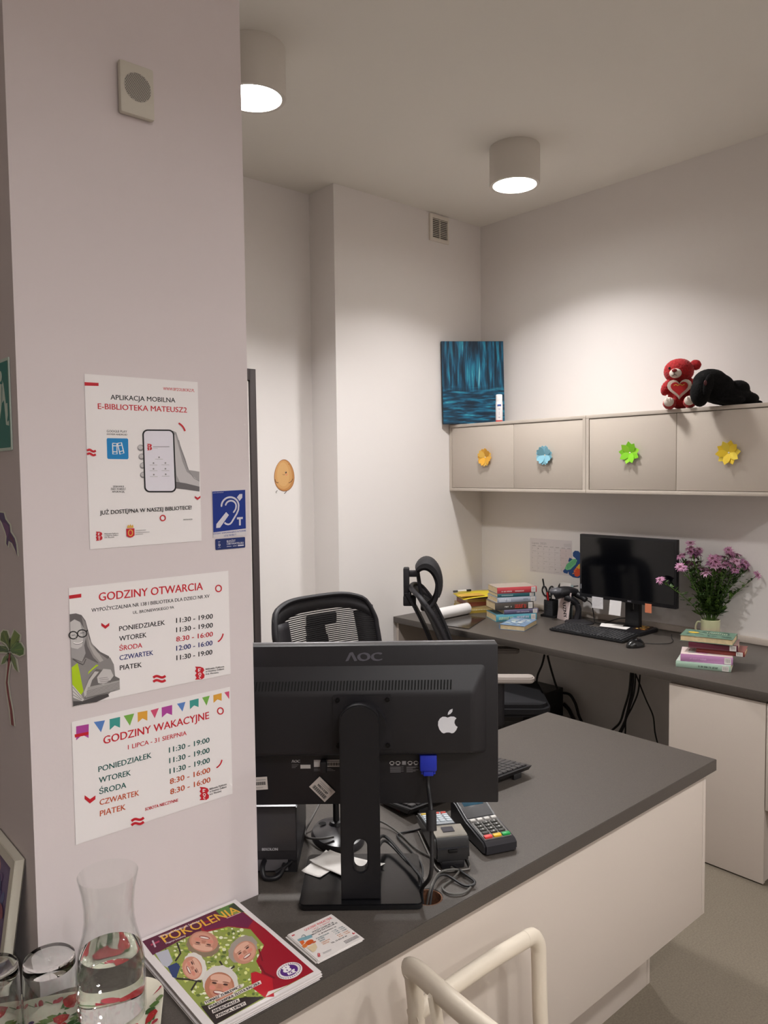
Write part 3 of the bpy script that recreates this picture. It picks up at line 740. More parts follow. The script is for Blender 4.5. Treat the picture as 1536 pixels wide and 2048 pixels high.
def heart(k, n=28):
    p = []
    for i in range(n):
        a = 2*PI*i/n; p.append((k*16*math.sin(a)**3/16, k*(13*math.cos(a)-5*math.cos(2*a)-2*math.cos(3*a)-math.cos(4*a))/16))
    return p
XH = T(-.002, -.058, .092) @ XF
b = MB(); b.prism([heart(.05)], -.008, .008, whf, X=XH, bev=.004, smooth=True); hp = b.build('heart_pillow', t)
b = MB(); b.prism([heart(.035)], .0078, .0105, M('c2181c', .6), X=XH)
b.tube([(-.022, .012, .011), (-.014, .016, .011), (-.006, .011, .011), (.004, .016, .011), (.014, .011, .011), (.022, .015, .011)], .0016, M('d9b04a', .5), 5)if False else None
for pts in ([(-.022, .011), (-.014, .016), (-.006, .010), (.003, .016), (.012, .010), (.021, .015)],):
    q = MB.__new__(Sheet)
    MB.__init__(q); q.w = q.h = 1; q.z = .0106; q.step = .0002; q.H = lambda p: Vector(p); q.X = XH
    q.line(pts, .004, M('e0a93c', .5)); q.disc((0, -.01), .011, .007, M('d9a8b8', .5)); q.disc((.0, -.01), .005, .004, M('6d84b8', .5))
    q.build('embroidery', hp)
b.build('heart_patch', hp)
for x, z in ((-.042, .03), (.04, .032)):
    b = MB(); b.ell((x, -.092, z), (.021, .010, .021), whf)
    for d in (-.006, .006): b.tube([(x+d, -.1015, z+.018), (x+d*1.2, -.1035, z+.004)], .0012, M('8d7a70', .7), 5)
    b.build('foot_pad', t)
t = thing('plush_dog', 'black plush dog lying on the cabinet beside the red bear', 'soft toy', (3.468, 1.612, CZ1), -48)
fused('body', t, [((.03, .0, .045), (.125, .06, .045), rotm('Y', 6)), ((-.05, -.01, .112), (.075, .06, .056), E0), ((-.098, -.025, .06), (.042, .045, .064), E0), ((-.01, -.01, .075), (.07, .055, .07), E0), ((.115, .0, .03), (.05, .05, .03), E0), ((.075, .0, .075), (.05, .05, .04), E0), ((.03, -.05, .022), (.06, .025, .022), E0)], blk, .004, .004)
fused('ear', t, [((-.075, -.07, .088), (.022, .012, .055), rotm('Y', 12))], blk, .003, .003)
fused('tail', t, [((.155, .0, .012), (.028, .016, .012), E0)], blk, .003)
b = MB(); b.ell((-.092, -.084, .098), (.007, .005, .012), M('4a1218', .5)); b.build('tongue', t)
# ================================================================== on the service counter
blkp = M('17161a', .42, spec=.45, name='black_plastic'); blkm = M('1b191d', .6, bump=(700, .1), name='black_matt_plastic'); blkg = M('0f0f12', .18, spec=.6, name='black_gloss'); cabl = M('1c1b1d', .5, name='black_cable')
greyc = M('4c4a4b', .5, name='grey_cable'); paper = M('e6e2de', .7, name='white_paper')
MON_RZ = -41.308
# ---- monitor seen from behind; local x right, y away, z up
t = thing('monitor', 'large black monitor seen from behind on the counter, with a white apple sticker', 'monitor', (.926, 1.138, TOP), MON_RZ)
Z0 = TOP
b = MB(); b.prism([rrect(-.121, .123, -.018, .182, .012)], 0.0004, .0125, blkg, bev=.002); b.build('base', t)
XF = Matrix(((1, 0, 0, 0), (0, 0, -1, 0), (0, 1, 0, 0), (0, 0, 0, 1)))      # drawing plane x-y stands up as x-z
b = MB(); top = 1.166-Z0
col = [(-.038, .012), (.0405, .012), (.0405, top-.032)]+[(.0015+.039*math.cos(math.radians(a))*1.0, top-.032+.032*math.sin(math.radians(a))) for a in range(10, 180, 10)]+[(-.0375, top-.032)]
slot = [(.001+.0135*math.cos(math.radians(a)), .897-Z0-.0135+.0135*math.sin(math.radians(a))) for a in range(0, 181, 15)]+[(.001+.0135*math.cos(math.radians(a)), .831-Z0+.0135+.0135*math.sin(math.radians(a))) for a in range(180, 361, 15)]
b.prism([col, slot], -.026, 0, blkp, X=XF, bev=.0025, smooth=True); b.build('column', t, angle=35)
b = MB(); zc = 1.112-Z0; b.cyl((.008, .026, zc), (.008, .052, zc), .047, blkp, 40); b.build('pivot', t)
pn = M('18161b', .5, bump=(900, .06), name='monitor_back'); rim = M('77757a', .35, metal=.3)
zt, zb = 1.2645-Z0, .930-Z0
b = MB(); b.bx(-.278, .287, .086, .118, zb, zt, pn, .003); b.build('housing', t)
b = MB(); b.bx(-.2775, .2865, .1185, .1275, zb+.0005, zt-.0005, rim, .002); b.build('bezel', t)
b = MB(); b.bx(-.266, .275, .1275, .128, zb+.02, zt-.012, M('08090c', .12)); b.build('screen', t)
# raised rear cover
b = MB()
o_, i_ = (-.262, .262, 1.040-Z0-.004, 1.222-Z0), (-.232, .232, 1.045-Z0, 1.172-Z0)
vs = [(o_[0], .0862, o_[2]), (o_[1], .0862, o_[2]), (o_[1], .0862, o_[3]), (o_[0], .0862, o_[3]), (i_[0], .056, i_[2]), (i_[1], .056, i_[2]), (i_[1], .056, i_[3]), (i_[0], .056, i_[3])]
bb = bmesh.new(); V = [bb.verts.new(v) for v in vs]
for f in ((4, 5, 6, 7), (0, 1, 5, 4), (1, 2, 6, 5), (2, 3, 7, 6), (3, 0, 4, 7), (3, 2, 1, 0)): bb.faces.new([V[i] for i in f])
bmesh.ops.recalc_face_normals(bb, faces=bb.faces[:])
bmesh.ops.bevel(bb, geom=[e for e in bb.edges if max(v.co.y for v in e.verts) < .0861 or abs(e.verts[0].co.y-e.verts[1].co.y) > .01], offset=.008, segments=3, affect='EDGES', profile=.5)
b.bm(bb, pn, True); b.build('rear_cover', t, angle=50)
b = MB(); dkv = M('060607', .9)
for i in range(62):
    x = -.215+i*.0066
    q = .30; y = .0562+.030*q-.0006; z = i_[3]+(o_[3]-i_[3])*q
    b.box((x, y, z), (.0030, .0012, .017), dkv, X=None)
for i in range(len(b.v)):
    v = b.v[i]; dz = v[2]-(i_[3]+(o_[3]-i_[3])*.30); b.v[i] = (v[0]+dz*.1, v[1]+dz*.030/.05, v[2])
b.build('vent_slot', t)
b = MB(); b.prism([rrect(-.053, .068, 1.057-Z0, 1.171-Z0, .006)], -.0560, -.0530, pn, X=XF, bev=.001); b.build('mounting_plate', t)
for x in (-.043, .058):
    for z in (1.161, 1.067):
        b = MB(); b.cyl((x, .0528, z-Z0), (x, .0500, z-Z0), .0046, M('0c0b0d', .35, metal=.5), 16); b.cyl((x, .0501, z-Z0), (x, .0496, z-Z0), .002, dkv, 6); b.build('screw', t)
def flat(y, z=0): return T(0, y, 0) @ XF
def onback(y):
    q = MB.__new__(Sheet); MB.__init__(q); q.w = q.h = 9; q.z = 0; q.step = .00005; q.H = lambda p: Vector(p); q.X = T(0, y, -Z0) @ XF
    return q
lg = M('5b5962', .4)
q = onback(.0858); q.text('ΛOC', (-.026, 1.2325), (.047, 1.2325), .0165, lg, .045); q.build('logo', t)
q = onback(.0555); aw = P('e2e2e8')
ap = [(0, .35), (.16, .41), (.34, .40), (.47, .31), (.38, .2), (.36, .06), (.42, -.08), (.53, -.16), (.45, -.34), (.33, -.47), (.22, -.5), (.1, -.46), (0, -.45), (-.1, -.46), (-.22, -.5), (-.33, -.45), (-.46, -.28), (-.53, -.06), (-.52, .14), (-.42, .31), (-.28, .4), (-.14, .4)]
k = .0375; ax, az = .180, 1.108
q.poly([(ax+x*k, az+y*k*1.02) for x, y in ap], aw, False)
q.poly([(ax+x*k, az+y*k) for x, y in ((.0, .50), (.02, .64), (.12, .78), (.27, .84), (.25, .68), (.15, .56))], aw, False)
q.build('apple_sticker', t)
q = onback(.0857); wl = P('c9c4c2'); g2 = P('8d8a8d')
q.text('ΛOC', (-.142, 1.0205), (-.125, 1.0205), .0052, P('c4c4c8'), .04)
for i in range(3): q.line([(-.142, 1.0155-i*.003), (-.128-i*.003, 1.0155-i*.003)], .0007, g2)
q.poly([(-.124, 1.0075), (-.103, 1.0075), (-.103, 1.0155), (-.124, 1.0155)], wl, False)
q.poly([(-.096, 1.0105), (-.038, 1.0105), (-.038, 1.0255), (-.096, 1.0255)], wl, False)
for i in range(16): q.poly([(-.070+i*.0019, 1.013), (-.0692+i*.0019+(i % 3)*.0003, 1.013), (-.0692+i*.0019+(i % 3)*.0003, 1.0195), (-.070+i*.0019, 1.0195)], BLACK, False)
q.line([(-.068, 1.0225), (-.042, 1.0225)], .0012, DGREY)
for i in range(3): q.line([(-.096, 1.0075-i*.0022), (-.06+i*.004, 1.0075-i*.0022)], .0006, g2)
q.build('rating_label', t); q = onback(.0857)
x = .062
for i in range(5):
    if i == 2: q.poly([(x+i*.0125, 1.013), (x+i*.0125+.008, 1.013), (x+i*.0125+.008, 1.021), (x+i*.0125, 1.021)], g2, False)
    else: q.arc((x+i*.0125+.004, 1.017), .0045, .0032, 0, 360, .0011, wl, 12); q.line([(x+i*.0125+.001, 1.0125), (x+i*.0125+.007, 1.0125)], .0008, wl)
for i in range(6): q.line([(.062, 1.0085-i*.0021), (.090-(i % 2)*.006, 1.0085-i*.0021)], .0007, g2); q.line([(.096, 1.0085-i*.0021), (.121-(i % 3)*.006, 1.0085-i*.0021)], .0007, g2)
q.build('rating_label', t)
# paper tags hanging from the housing
def ptag(px, name, y, lines=True):
    s = Sheet(.032, .044, .0003, P('c9c0bb'), [(0, 0), (32, 0), (32, 44), (0, 44)])
    return s
s = Sheet(.046, .031, .0003, P('cfc6c0'), [(0, 0), (46, 0), (46, 31), (0, 31)])
s.text('WINO14 XORM', (9, 17), (37, 17), 5, BLACK, .02)
for i in range(26): s.poly([(5+i*1.4, 19.5), (5.6+i*1.4+(i % 3)*.3, 19.5), (5.6+i*1.4+(i % 3)*.3, 27.5), (5+i*1.4, 27.5)], BLACK)
s.line([(7, 5.5), (39, 5.5)], .8, GREY); s.line([(10, 9), (36, 9)], .8, GREY)
s.X = T(-.085, .0835, .9905-Z0) @ rotm('Y', 46) @ T(0, 0, -.03) @ XF
s2 = s; vv = s2.v; s2.v = [tuple(s2.X @ Vector(v)) for v in vv]; s2.build('asset_tag', t)
s = Sheet(.030, .027, .0003, P('cfc6c0'), [(0, 0), (30, 0), (30, 27), (0, 27)])
for i in range(16): s.poly([(4+i*1.4, 10), (4.6+i*1.4+(i % 3)*.3, 10), (4.6+i*1.4+(i % 3)*.3, 17), (4+i*1.4, 17)], BLACK)
s.line([(3, 6), (27, 6)], 1.4, GREY); s.line([(3, 22), (20, 22)], .8, GREY)
s.X = T(-.222, .0838, .9635-Z0) @ rotm('Y', -3) @ XF; s.v = [tuple(s.X @ Vector(v)) for v in s.v]; s.build('asset_tag', t)
# power plug in the monitor
b = MB(); b.bx(-.082, -.068, .066, .086, 1.004-Z0, 1.028-Z0, blkp, .003); b.build('power_plug', t)

# ---- video cable
mr = math.radians(MON_RZ)
def mw(x, y, z): return Vector((.926+x*math.cos(mr)-y*math.sin(mr), 1.138+x*math.sin(mr)+y*math.cos(mr), z))
t = thing('video_cable', 'black video cable with a bright blue plug hanging from the monitor into the cable hole', 'cable')
b = MB(); blu = M('1c2fb0', .4); XM = Matrix.Translation(mw(0, 0, 0)) @ rotm('Z', MON_RZ)
b.bx(.123, .158, .064, .0855, 1.006, 1.040, blu, .003, X=XM); b.bx(.130, .151, .067, .082, .995, 1.006, blu, .002, X=XM); b.cyl(XM @ Vector((.1285, .074, .998)), XM @ Vector((.1285, .074, 1.006)), .003, blu); b.cyl(XM @ Vector((.1525, .074, .998)), XM @ Vector((.1525, .074, 1.006)), .003, blu); b.build('plug', t)
c0 = XM @ Vector((.1405, .0745, .996)); g0 = Vector((GX-.008, GY+.004, TOP-.03))
f0 = XM @ Vector((.143, .030, .942)); f1 = XM @ Vector((.143, .018, .905))
b = MB(); b.tube([c0, c0+Vector((-.004, -.004, -.025)), f0, f1, XM @ Vector((.140, -.005, .83)), Vector((GX-.010, GY+.008, .778)), g0], .0042, cabl, 10); b.build('cord', t)
b = MB(); b.tube([f0, f0.lerp(f1, .3), f0.lerp(f1, .7), f1], .0105, blkm, 14, cap=True); b.build('ferrite', t)

# ---- thin cables bundle into the hole
def cable(name, pts, r, m, label, group=None):
    b = MB(); b.tube(pts, r, m, 8); return tag(b.build(name), label, 'cable', group)
zc = TOP+.004
def cp(px, py, z=zc): return onz(px, py, z)
cable('cable', [cp(690, 1642, .80), cp(735, 1640, .785), cp(765, 1645, .775), cp(800, 1668), cp(835, 1700), cp(880, 1722), cp(915, 1742), cp(945, 1760), cp(948, 1765), cp(930, 1785), cp(900, 1788), cp(885, 1775), cp(905, 1758), cp(918, 1740, zc+.005), cp(880, 1745, zc+.01), cp(862, 1775, zc+.01), Vector((GX, GY+.004, TOP-.02))], .0023, M('55534f', .5), 'thin grey cable looping beside the cable hole on the counter')
cable('cable', [mw(.02, .05, .83), cp(765, 1672, .80), cp(805, 1710, .79), cp(830, 1740, .79), cp(845, 1765, .785), Vector((GX-.016, GY+.012, TOP-.02))], .0036, cabl, 'thick black cable arching from behind the monitor column to the cable hole')
cable('cable', [mw(.03, .07, .83), cp(770, 1682, .795), cp(812, 1722, .787), cp(838, 1752, .785), Vector((GX-.02, GY+.006, TOP-.02))], .0032, cabl, 'second black cable running just below the thick one into the cable hole')
cable('cable', [cp(862, 1650, .79), cp(835, 1660), cp(797, 1668), cp(800, 1680), cp(822, 1702), cp(845, 1738), Vector((GX-.01, GY+.016, TOP-.02))], .0022, cabl, 'thin black lead bent in a sharp corner left of the receipt terminal')
cable('cable', [cp(868, 1722, zc), cp(900, 1728, zc), cp(925, 1745, zc+.006), cp(950, 1765, zc+.006), cp(930, 1772, zc), cp(890, 1750, zc+.006), cp(868, 1765, zc+.008), Vector((GX+.006, GY, TOP-.02))], .0026, cabl, 'short black cable loop lying right of the cable hole')

# ---- thermal printer behind the monitor
PRZ = MON_RZ
t = thing('receipt_printer', 'dark grey receipt printer standing between the pillar and the monitor', 'printer', (.9045, 1.3245, TOP), PRZ)
pr = M('2a282c', .38, spec=.5, name='printer_case'); pg = M('4a484b', .30, metal=.35, name='printer_lid')
b = MB(); prof = [(0, .028), (.19, .028), (.19, .14), (.02, .146), (.006, .142), (0, .128)]
XP = Matrix(((0, 0, 1, 0), (1, 0, 0, 0), (0, 1, 0, 0), (0, 0, 0, 1)))
b.prism([prof], -.122, 0, pr, X=XP, bev=.002); b.bx(-.122, -.001, .004, .188, .0, .028, blkm); b.build('case', t)
b = MB(); b.prism([[(-.0015, .05), (-.0015, .130), (.006, .1438), (.02, .1478), (.03, .1478), (.03, .146), (.008, .142), (.0005, .128), (.0005, .05)]], -.120, -.002, pg, X=XP); b.build('lid', t)
q = MB.__new__(Sheet); MB.__init__(q); q.w = q.h = 9; q.z = .0004; q.step = .0001; q.H = lambda p: Vector(p); q.X = T(0, -.0015, 0) @ XF
q.text('BIXOLON', (-.0745, .0510), (-.0410, .0510), .0056, P('c8c8cc'), .03); q.build('logo', t)
b = MB(); b.bx(-.11, -.02, -.0008, .002, .006, .030, M('6a676a', .5)); b.build('connector_plate', t)
b = MB()
b.tube([(-.070, .0, .028), (-.072, -.018, .022), (-.066, -.03, .008), (-.048, -.032, .006), (-.034, -.024, .01), (-.026, -.004, .022)], .0055, blkp, 10)
b.tube([(-.012, 0, .026), (-.026, -.012, .02), (-.044, -.020, .012)], .004, blkp, 8); b.build('cord', t)

# ---- scanner on an oval foot behind the monitor column
t = thing('barcode_scanner', 'dark oval scanner foot with a black gooseneck behind the monitor column', 'scanner', (1.066, 1.392, TOP), -20)
b = MB(); gf = M('3a383b', .3, spec=.5)
b.lathe([(.0001, 0), (1, 0), (1.0, .05), (.93, .14), (.62, .22), (.3, .25), (.0001, .25)], gf, 48, Matrix.Diagonal((.060, .083, .1, 1))); b.build('foot', t)
b = MB(); b.lathe([(.0001, .0252), (.009, .0254)], dkv, 20, T(-.028, .030, 0)); b.build('foot_hole', t)
b = MB(); b.lathe([(.018, .024), (.014, .032), (.008, .034)], blkp, 24, T(.002, .016, 0)); b.tube([(.002, .016, .03), (.003, .02, .09), (.0, .02, .16), (-.03, .01, .20)], .0075, blkp, 12); b.build('gooseneck', t)
b = MB(); b.box((-.045, .0, .212), (.07, .05, .035), blkm, .01); b.build('scanner_head', t)
cable('cable', [cp(640, 1606, .80), cp(622, 1640, .785), cp(611, 1662, .77), cp(614, 1675, .769), cp(640, 1678, .785), cp(668, 1674, .79)], .0028, M('6b6866', .5), 'grey lead curling round the scanner foot beside the receipt printer')

# ---- loose white sheets
def loose(pts, label, z, curl=.0):
    b = MB(); P_ = [onz(x, y, z) for x, y in pts]; c = sum(P_, Vector())/4
    bb = bmesh.new(); N = 10; g = []
    for i in range(N+1):
        for j in range(N+1):
            u, v = i/N, j/N; p = P_[0]*(1-u)*(1-v)+P_[1]*u*(1-v)+P_[2]*u*v+P_[3]*(1-u)*v
            g.append(bb.verts.new(p+Vector((0, 0, curl*((2*u-1)**4)*.6+curl*((2*v-1)**6)))))
    for i in range(N):
        for j in range(N): bb.faces.new((g[i*(N+1)+j], g[(i+1)*(N+1)+j], g[(i+1)*(N+1)+j+1], g[i*(N+1)+j+1]))
    bmesh.ops.recalc_face_normals(bb, faces=bb.faces[:]); b.bm(bb, paper)
    o = b.build('paper_sheet'); m = o.modifiers.new('thickness', 'SOLIDIFY'); m.thickness = .0012
    return tag(o, label, 'paper', 'loose sheets by the monitor base')
loose([(603, 1744), (652, 1703), (700, 1716), (640, 1757)], 'white sheet lying lowest, poking out left of the monitor base', TOP+.0135, .002)
loose([(619, 1724), (660, 1704), (770, 1731), (700, 1760)], 'white folded sheet lying on the monitor base behind the column', TOP+.0165, .003)

# ---- payment terminals
def keypad(b, x0, y0, z, dx, dy, nx, ny, m, sx, sy):
    for i in range(nx):
        for j in range(ny): b.box((x0+i*dx, y0+j*dy, z), (sx, sy, .004), m, .001)
def terminal(t, digits=True):
    """local x right, y away from the viewer, keypad end nearest"""
    b = MB(); prof = [(0, .004), (0, .022), (.012, .030), (.10, .040), (.155, .058), (.180, .060), (.186, .050), (.186, .0), (.01, 0)]
    XPx = Matrix(((0, 0, 1, 0), (1, 0, 0, 0), (0, 1, 0, 0), (0, 0, 0, 1)))
    b.prism([prof], 0, .082, M('26252a', .35, spec=.5, name='terminal_case'), X=XPx, bev=.004, smooth=True); b.build('case', t, angle=35)
    Xk = T(.041, .012, .0305) @ rotm('X', math.degrees(math.atan2(.010, .088)))
    b = MB(); b.bx(-.034, .034, .002, .088, -.001, .0006, M('6f6c6a', .5), .0003, X=Xk); b.build('keypad_plate', t)
    for i in range(3):
        for j in range(4):
            b = MB(); b.X = Xk; b.box((-.0205+i*.0205, .026+j*.0125, .002), (.016, .0085, .004), M('34332f', .5), .001)
            if digits:
                q = MB.__new__(Sheet); MB.__init__(q); q.w = q.h = 9; q.z = .0041; q.step = .0001; q.H = lambda p: Vector(p); q.X = Xk
                d = (('.', '0', '-'), ('7', '8', '9'), ('4', '5', '6'), ('1', '2', '3'))[j][i]
                w = .0016 if d in '.1' else .0034
                q.text(d, (-.0205+i*.0205-w/2, .0235+j*.0125), (-.0205+i*.0205+w/2, .0235+j*.0125), .0005 if d in '.-' else .0050, P('d8d8d4'), .02)
                k = b.build('key', t); q.build('key_mark', k)
            else: b.build('key', t)
    for i, c in enumerate(('d8413e', 'e6b62f', '1fa050')):
        b = MB(); b.X = Xk; b.box((-.0225+i*.0225, .0095, .0025), (.0195, .010, .0055), M(c, .35), .0015); b.build('key', t)
    for i in range(4):
        b = MB(); b.X = Xk; b.box((-.027+i*.018, .079, .0022), (.013, .008, .0045), M('c9c6c2', .4), .001); b.build('key', t)
    Xs = T(.041, .103, .0412) @ rotm('X', math.degrees(math.atan2(.018, .055)))
    b = MB(); b.bx(-.034, .034, 0, .056, -.001, .001, M('5a5a5c', .12), .0004, X=Xs); b.build('screen_window', t)
    b = MB(); b.bx(-.026, .026, .038, .052, .0008, .0014, M('27485a', .1), X=Xs); b.build('display', t)
w = Vector((.917, -.4)); 
t = thing('payment_terminal', 'card payment terminal on the right with red, yellow and green keys facing the visitor', 'payment terminal', (1.250, 1.096, TOP), math.degrees(math.atan2(-.37, .93)))
terminal(t)
t = thing('payment_terminal', 'bulky receipt-printing payment terminal turned away, left of the keypad one', 'payment terminal', (1.130, 1.130, TOP), math.degrees(math.atan2(-.52, .855)))
b = MB(); XPx = Matrix(((0, 0, 1, 0), (1, 0, 0, 0), (0, 1, 0, 0), (0, 0, 0, 1)))
b.prism([[(0, .018), (.004, .052), (.012, .066), (.07, .064), (.10, .050), (.20, .036), (.205, .018)]], 0, .076, M('17171a', .3, spec=.5), X=XPx, bev=.004, smooth=True); b.build('case', t, angle=35)
b = MB(); b.prism([[(.010, .0662), (.012, .068), (.062, .0665), (.070, .0645)]], .003, .073, M('a9a49a', .2, metal=.4), X=XPx); b.build('paper_lid', t)
b = MB(); b.bx(.024, .050, .030, .052, .0672, .0690, M('37353f', .3)); b.build('lid_window', t)
b = MB(); b.bx(.004, .072, -.0012, .003, .044, .0462, M('2e2e33', .3)); b.bx(.028, .048, -.0025, .002, .036, .043, M('0c0c0e', .4), .001); b.build('latch', t)
Xk = T(.038, .105, .0495) @ rotm('X', -8)
b = MB(); b.bx(-.032, .032, 0, .085, -.001, .001, M('9aa0a6', .5), X=Xk); b.build('keypad_plate', t)
for i in range(4):
    for j in range(5):
        c = 'c9d2da' if j else ('d04a40' if i in (2, 3) else 'd9b84a')
        b = MB(); b.X = Xk; b.box((-.024+i*.016, .074-j*.014, .002), (.012, .009, .004), M(c, .45), .001); b.build('key', t)
b = MB(); wr = M('8b8987', .25, metal=.8)
b.tube([(.0, .17, .004), (.0, .03, .004), (.004, -.008, .004), (.016, -.014, .004), (.06, -.014, .004), (.072, -.008, .004), (.076, .03, .004), (.076, .17, .004)], .0028, wr, 8); b.bx(.012, .064, .0, .15, .0, .018, blkp, .003); b.build('wire_stand', t)

# ---- keyboard on the counter, its back to the viewer
def keyboard(t, L, D, hb, hf, m, km, rows=6, tilt=True):
    """local x along the length, y towards the user edge is 0, back edge D"""
    b = MB(); XPx = Matrix(((0, 0, 1, 0), (1, 0, 0, 0), (0, 1, 0, 0), (0, 0, 0, 1)))
    b.prism([[(0, .004), (0, hf), (D, hb), (D-.012, hb-.016)]], 0, L, m, X=XPx, bev=.0018, smooth=True); b.build('case', t, angle=35)
    Xk = T(0, 0, hf) @ rotm('X', math.degrees(math.atan2(hb-hf, D)))
    cols = 22; kx = (L-.02)/cols; ky = (D-.016)/rows
    n = 0
    for j in range(rows):
        i = 0
        while i < cols:
            wd = 1
            if j == 0 and i == 4: wd = 6
            elif j in (1, 2, 3) and i in (0, 13): wd = 2
            if i in (15, 19) and True:
                i += 0
            b = MB(); b.X = Xk; b.box((.01+(i+wd/2)*kx, .008+(j+.5)*ky, .0025), (kx*wd-.0028, ky-.0028, .005), km, .0012, seg=1); yield_ = b
            KB.append(b); i += wd
    # every key is a part; past the hundred largest the rest form one part
    for k, b in enumerate(KB[:100]): b.build('key', t)
    rest = MB()
    for b in KB[100:]:
        for f, mi, sm in zip(b.f, b.mi, b.sm): pass
        rest.add(b.v, b.f, km, True)
    if KB[100:]: rest.build('key', t)['kind'] = 'stuff'
    KB.clear()
    for x in (.05, L-.05):
        b = MB(); b.box((x, D-.012, (hb-.014)/2), (.03, .006, hb-.0145), m, .001); b.build('foot', t)
KB = []
kt = Vector((1.690, 1.3056)); ka = Vector((.997, -.06)).normalized(); kl = .445; kd = .132
# user side lies at larger y: local y axis points to the viewer
t = thing('keyboard', 'black keyboard on the counter sticking out behind the large monitor', 'keyboard', (kt.x-ka.y*kd*1.0, kt.y+ka.x*kd, TOP), math.degrees(math.atan2(-ka.y, -ka.x)))
keyboard(t, kl, kd, .030, .013, M('1f1e20', .45), M('3c3a3b', .4))

# ---- red card
b = MB(); b.prism([[tuple(onz(x, y, TOP)[:2]) for x, y in ((745, 1600), (768, 1598), (800, 1625), (775, 1608))]], TOP+.0003, TOP+.0014, M('a2202c', .5))
tag(b.build('card'), 'red card edge lying on the counter right of the monitor column', 'card')

# ---- magazine
mc = [(-51, 417), (757, 92), (1448, 640), (567.5, 1088)]
c = [Vector((.525, 1.3088)), Vector((.7348, 1.2994)), Vector((.7377, 1.0081)), Vector((.5279, 1.0175))]
ex = (c[1]-c[0]).normalized(); ey = (c[0]-c[3]).normalized()
mw_, mh_ = .2095, .2915
for k, (dx, dy, lb) in enumerate(((-.002, .0008, 'lowest magazine of the small pile beside the pillar'), (.0015, -.001, 'middle magazine of the small pile beside the pillar'))):
    s = MB(); s.bx(0, mw_, 0, mh_, 0, .0002, P('e4dede')); s.bx(.001, mw_-.001, .001, mh_-.001, .0002, .0038, P('d2cbca')); s.bx(0, mw_, 0, mh_, .0038, .0041, P('e4dede'))
    tag(s.build('magazine', X=axes((c[3].x+dx, c[3].y+dy, TOP+.0002+k*.0043), (ex.x, ex.y, 0), (ey.x, ey.y, 0), (0, 0, 1))), lb, 'magazine', 'magazines piled by the pillar')
s = Sheet(mw_, mh_, .001, P('e4dede'), mc)
def mpoly(pts, h): s.poly(pts, P(h))
mpoly([(24, 410), (740, 120), (1388, 640), (616, 1040)], '93a04c')
def inside(x, y, pg):
    c = False
    for i in range(len(pg)):
        (x1, y1), (x2, y2) = pg[i-1], pg[i]
        if (y1 > y) != (y2 > y) and x < (x2-x1)*(y-y1)/(y2-y1)+x1: c = not c
    return c
zs0 = s.z
for i in range(900):
    s.z = zs0+(i % 25)*.000004; s.step = .000004
    x, y = random.uniform(30, 1100), random.uniform(150, 1000)
    if not inside(x, y, [(130, 470), (700, 220), (1120, 560), (1080, 800), (600, 990)]): continue
    s.disc((x, y), random.uniform(6, 20), random.uniform(5, 14), P(random.choice(('b9c64e', '8ea53a', 'dfe49a', '6f8a38', 'eef0d8', 'ccd468', '5c6e32', 'e2e6c0'))), n=8)
s.z = zs0+.00012
for pts in ([(300, 420), (330, 500), (290, 560)], [(300, 690), (420, 700), (500, 715)], [(640, 560), (700, 640), (760, 600)], [(420, 780), (470, 700), (500, 690)]): s.line(pts, 14, P('2c2420'))
mpoly([(24, 410), (640, 160), (700, 230), (560, 300), (330, 400), (110, 515)], '5c1638'); mpoly([(600, 178), (740, 122), (800, 170), (660, 235)], '57803c'); mpoly([(700, 150), (745, 122), (830, 190), (770, 190)], '2e3a24')
mpoly([(470, 270), (820, 190), (1000, 320), (1388, 640), (1000, 832), (975, 780), (960, 700), (975, 640), (930, 560), (990, 440), (880, 320), (700, 300), (500, 350)], '9b1026')
mpoly([(480, 280), (815, 190), (900, 255), (860, 310), (700, 296), (520, 330)], '6e1242')
mpoly([(890, 650), (930, 640), (1060, 690), (1080, 830), (1000, 832), (900, 760)], 'c01a2a'); mpoly([(1030, 790), (1130, 760), (1190, 740), (1010, 830)], 'e6ddd6')
mpoly([(500, 900), (850, 830), (1000, 830), (616, 1040)], '2a201e')
mpoly([(130, 500), (230, 470), (270, 560), (230, 610), (190, 590)], 'b9bcc8'); mpoly([(230, 600), (300, 570), (330, 600), (300, 690), (270, 680)], '2c3f72')
s.line([(960, 590), (1000, 650), (1080, 690)], 14, P('7a0d1e')); s.line([(950, 470), (980, 560)], 12, P('7a0d1e'))
def face(cx, cy, rx, ry, rot, skin, hair, hs, hd, glasses=False):
    ca, sa = math.cos(math.radians(rot)), math.sin(math.radians(rot))
    q = lambda u, v: (cx+u*rx*ca-v*ry*sa, cy+u*rx*sa+v*ry*ca)          # v up is negative
    s.disc(q(0, -.25), rx*hs, ry*1.1, P(hair), rot, noise=.04); s.disc(q(0, .08), rx, ry*.98, P(skin), rot)
    s.disc(q(.1, .1), rx*.78, ry*.8, P(hd), rot); s.disc(q(0, -.45), rx*.7, ry*.32, P('e2b29c'), rot)
    for d in (-.38, .38): s.disc(q(d, -.12), rx*.17, ry*.07, P('4a2c26'), rot, n=10); s.disc(q(d, -.27), rx*.24, ry*.05, P('9a6a58'), rot, n=10); s.disc(q(d*1.2, .2), rx*.22, ry*.16, P('dc8f7c'), rot, n=12)
    s.poly([q(-.1, -.1), q(.1, -.1), q(.18, .2), q(-.18, .2)], P('c0806a'))
    s.disc(q(0, .48), rx*.38, ry*.15, P('8e3a34'), rot, n=14); s.disc(q(0, .46), rx*.32, ry*.08, P('efe4dc'), rot, n=14)
face(510, 420, 115, 80, 190, 'c78a74', '8d7a62', 1.15, 'd49a84')
face(835, 490, 95, 85, -35, 'c98f78', 'a49a90', 1.3, 'd8a08a')
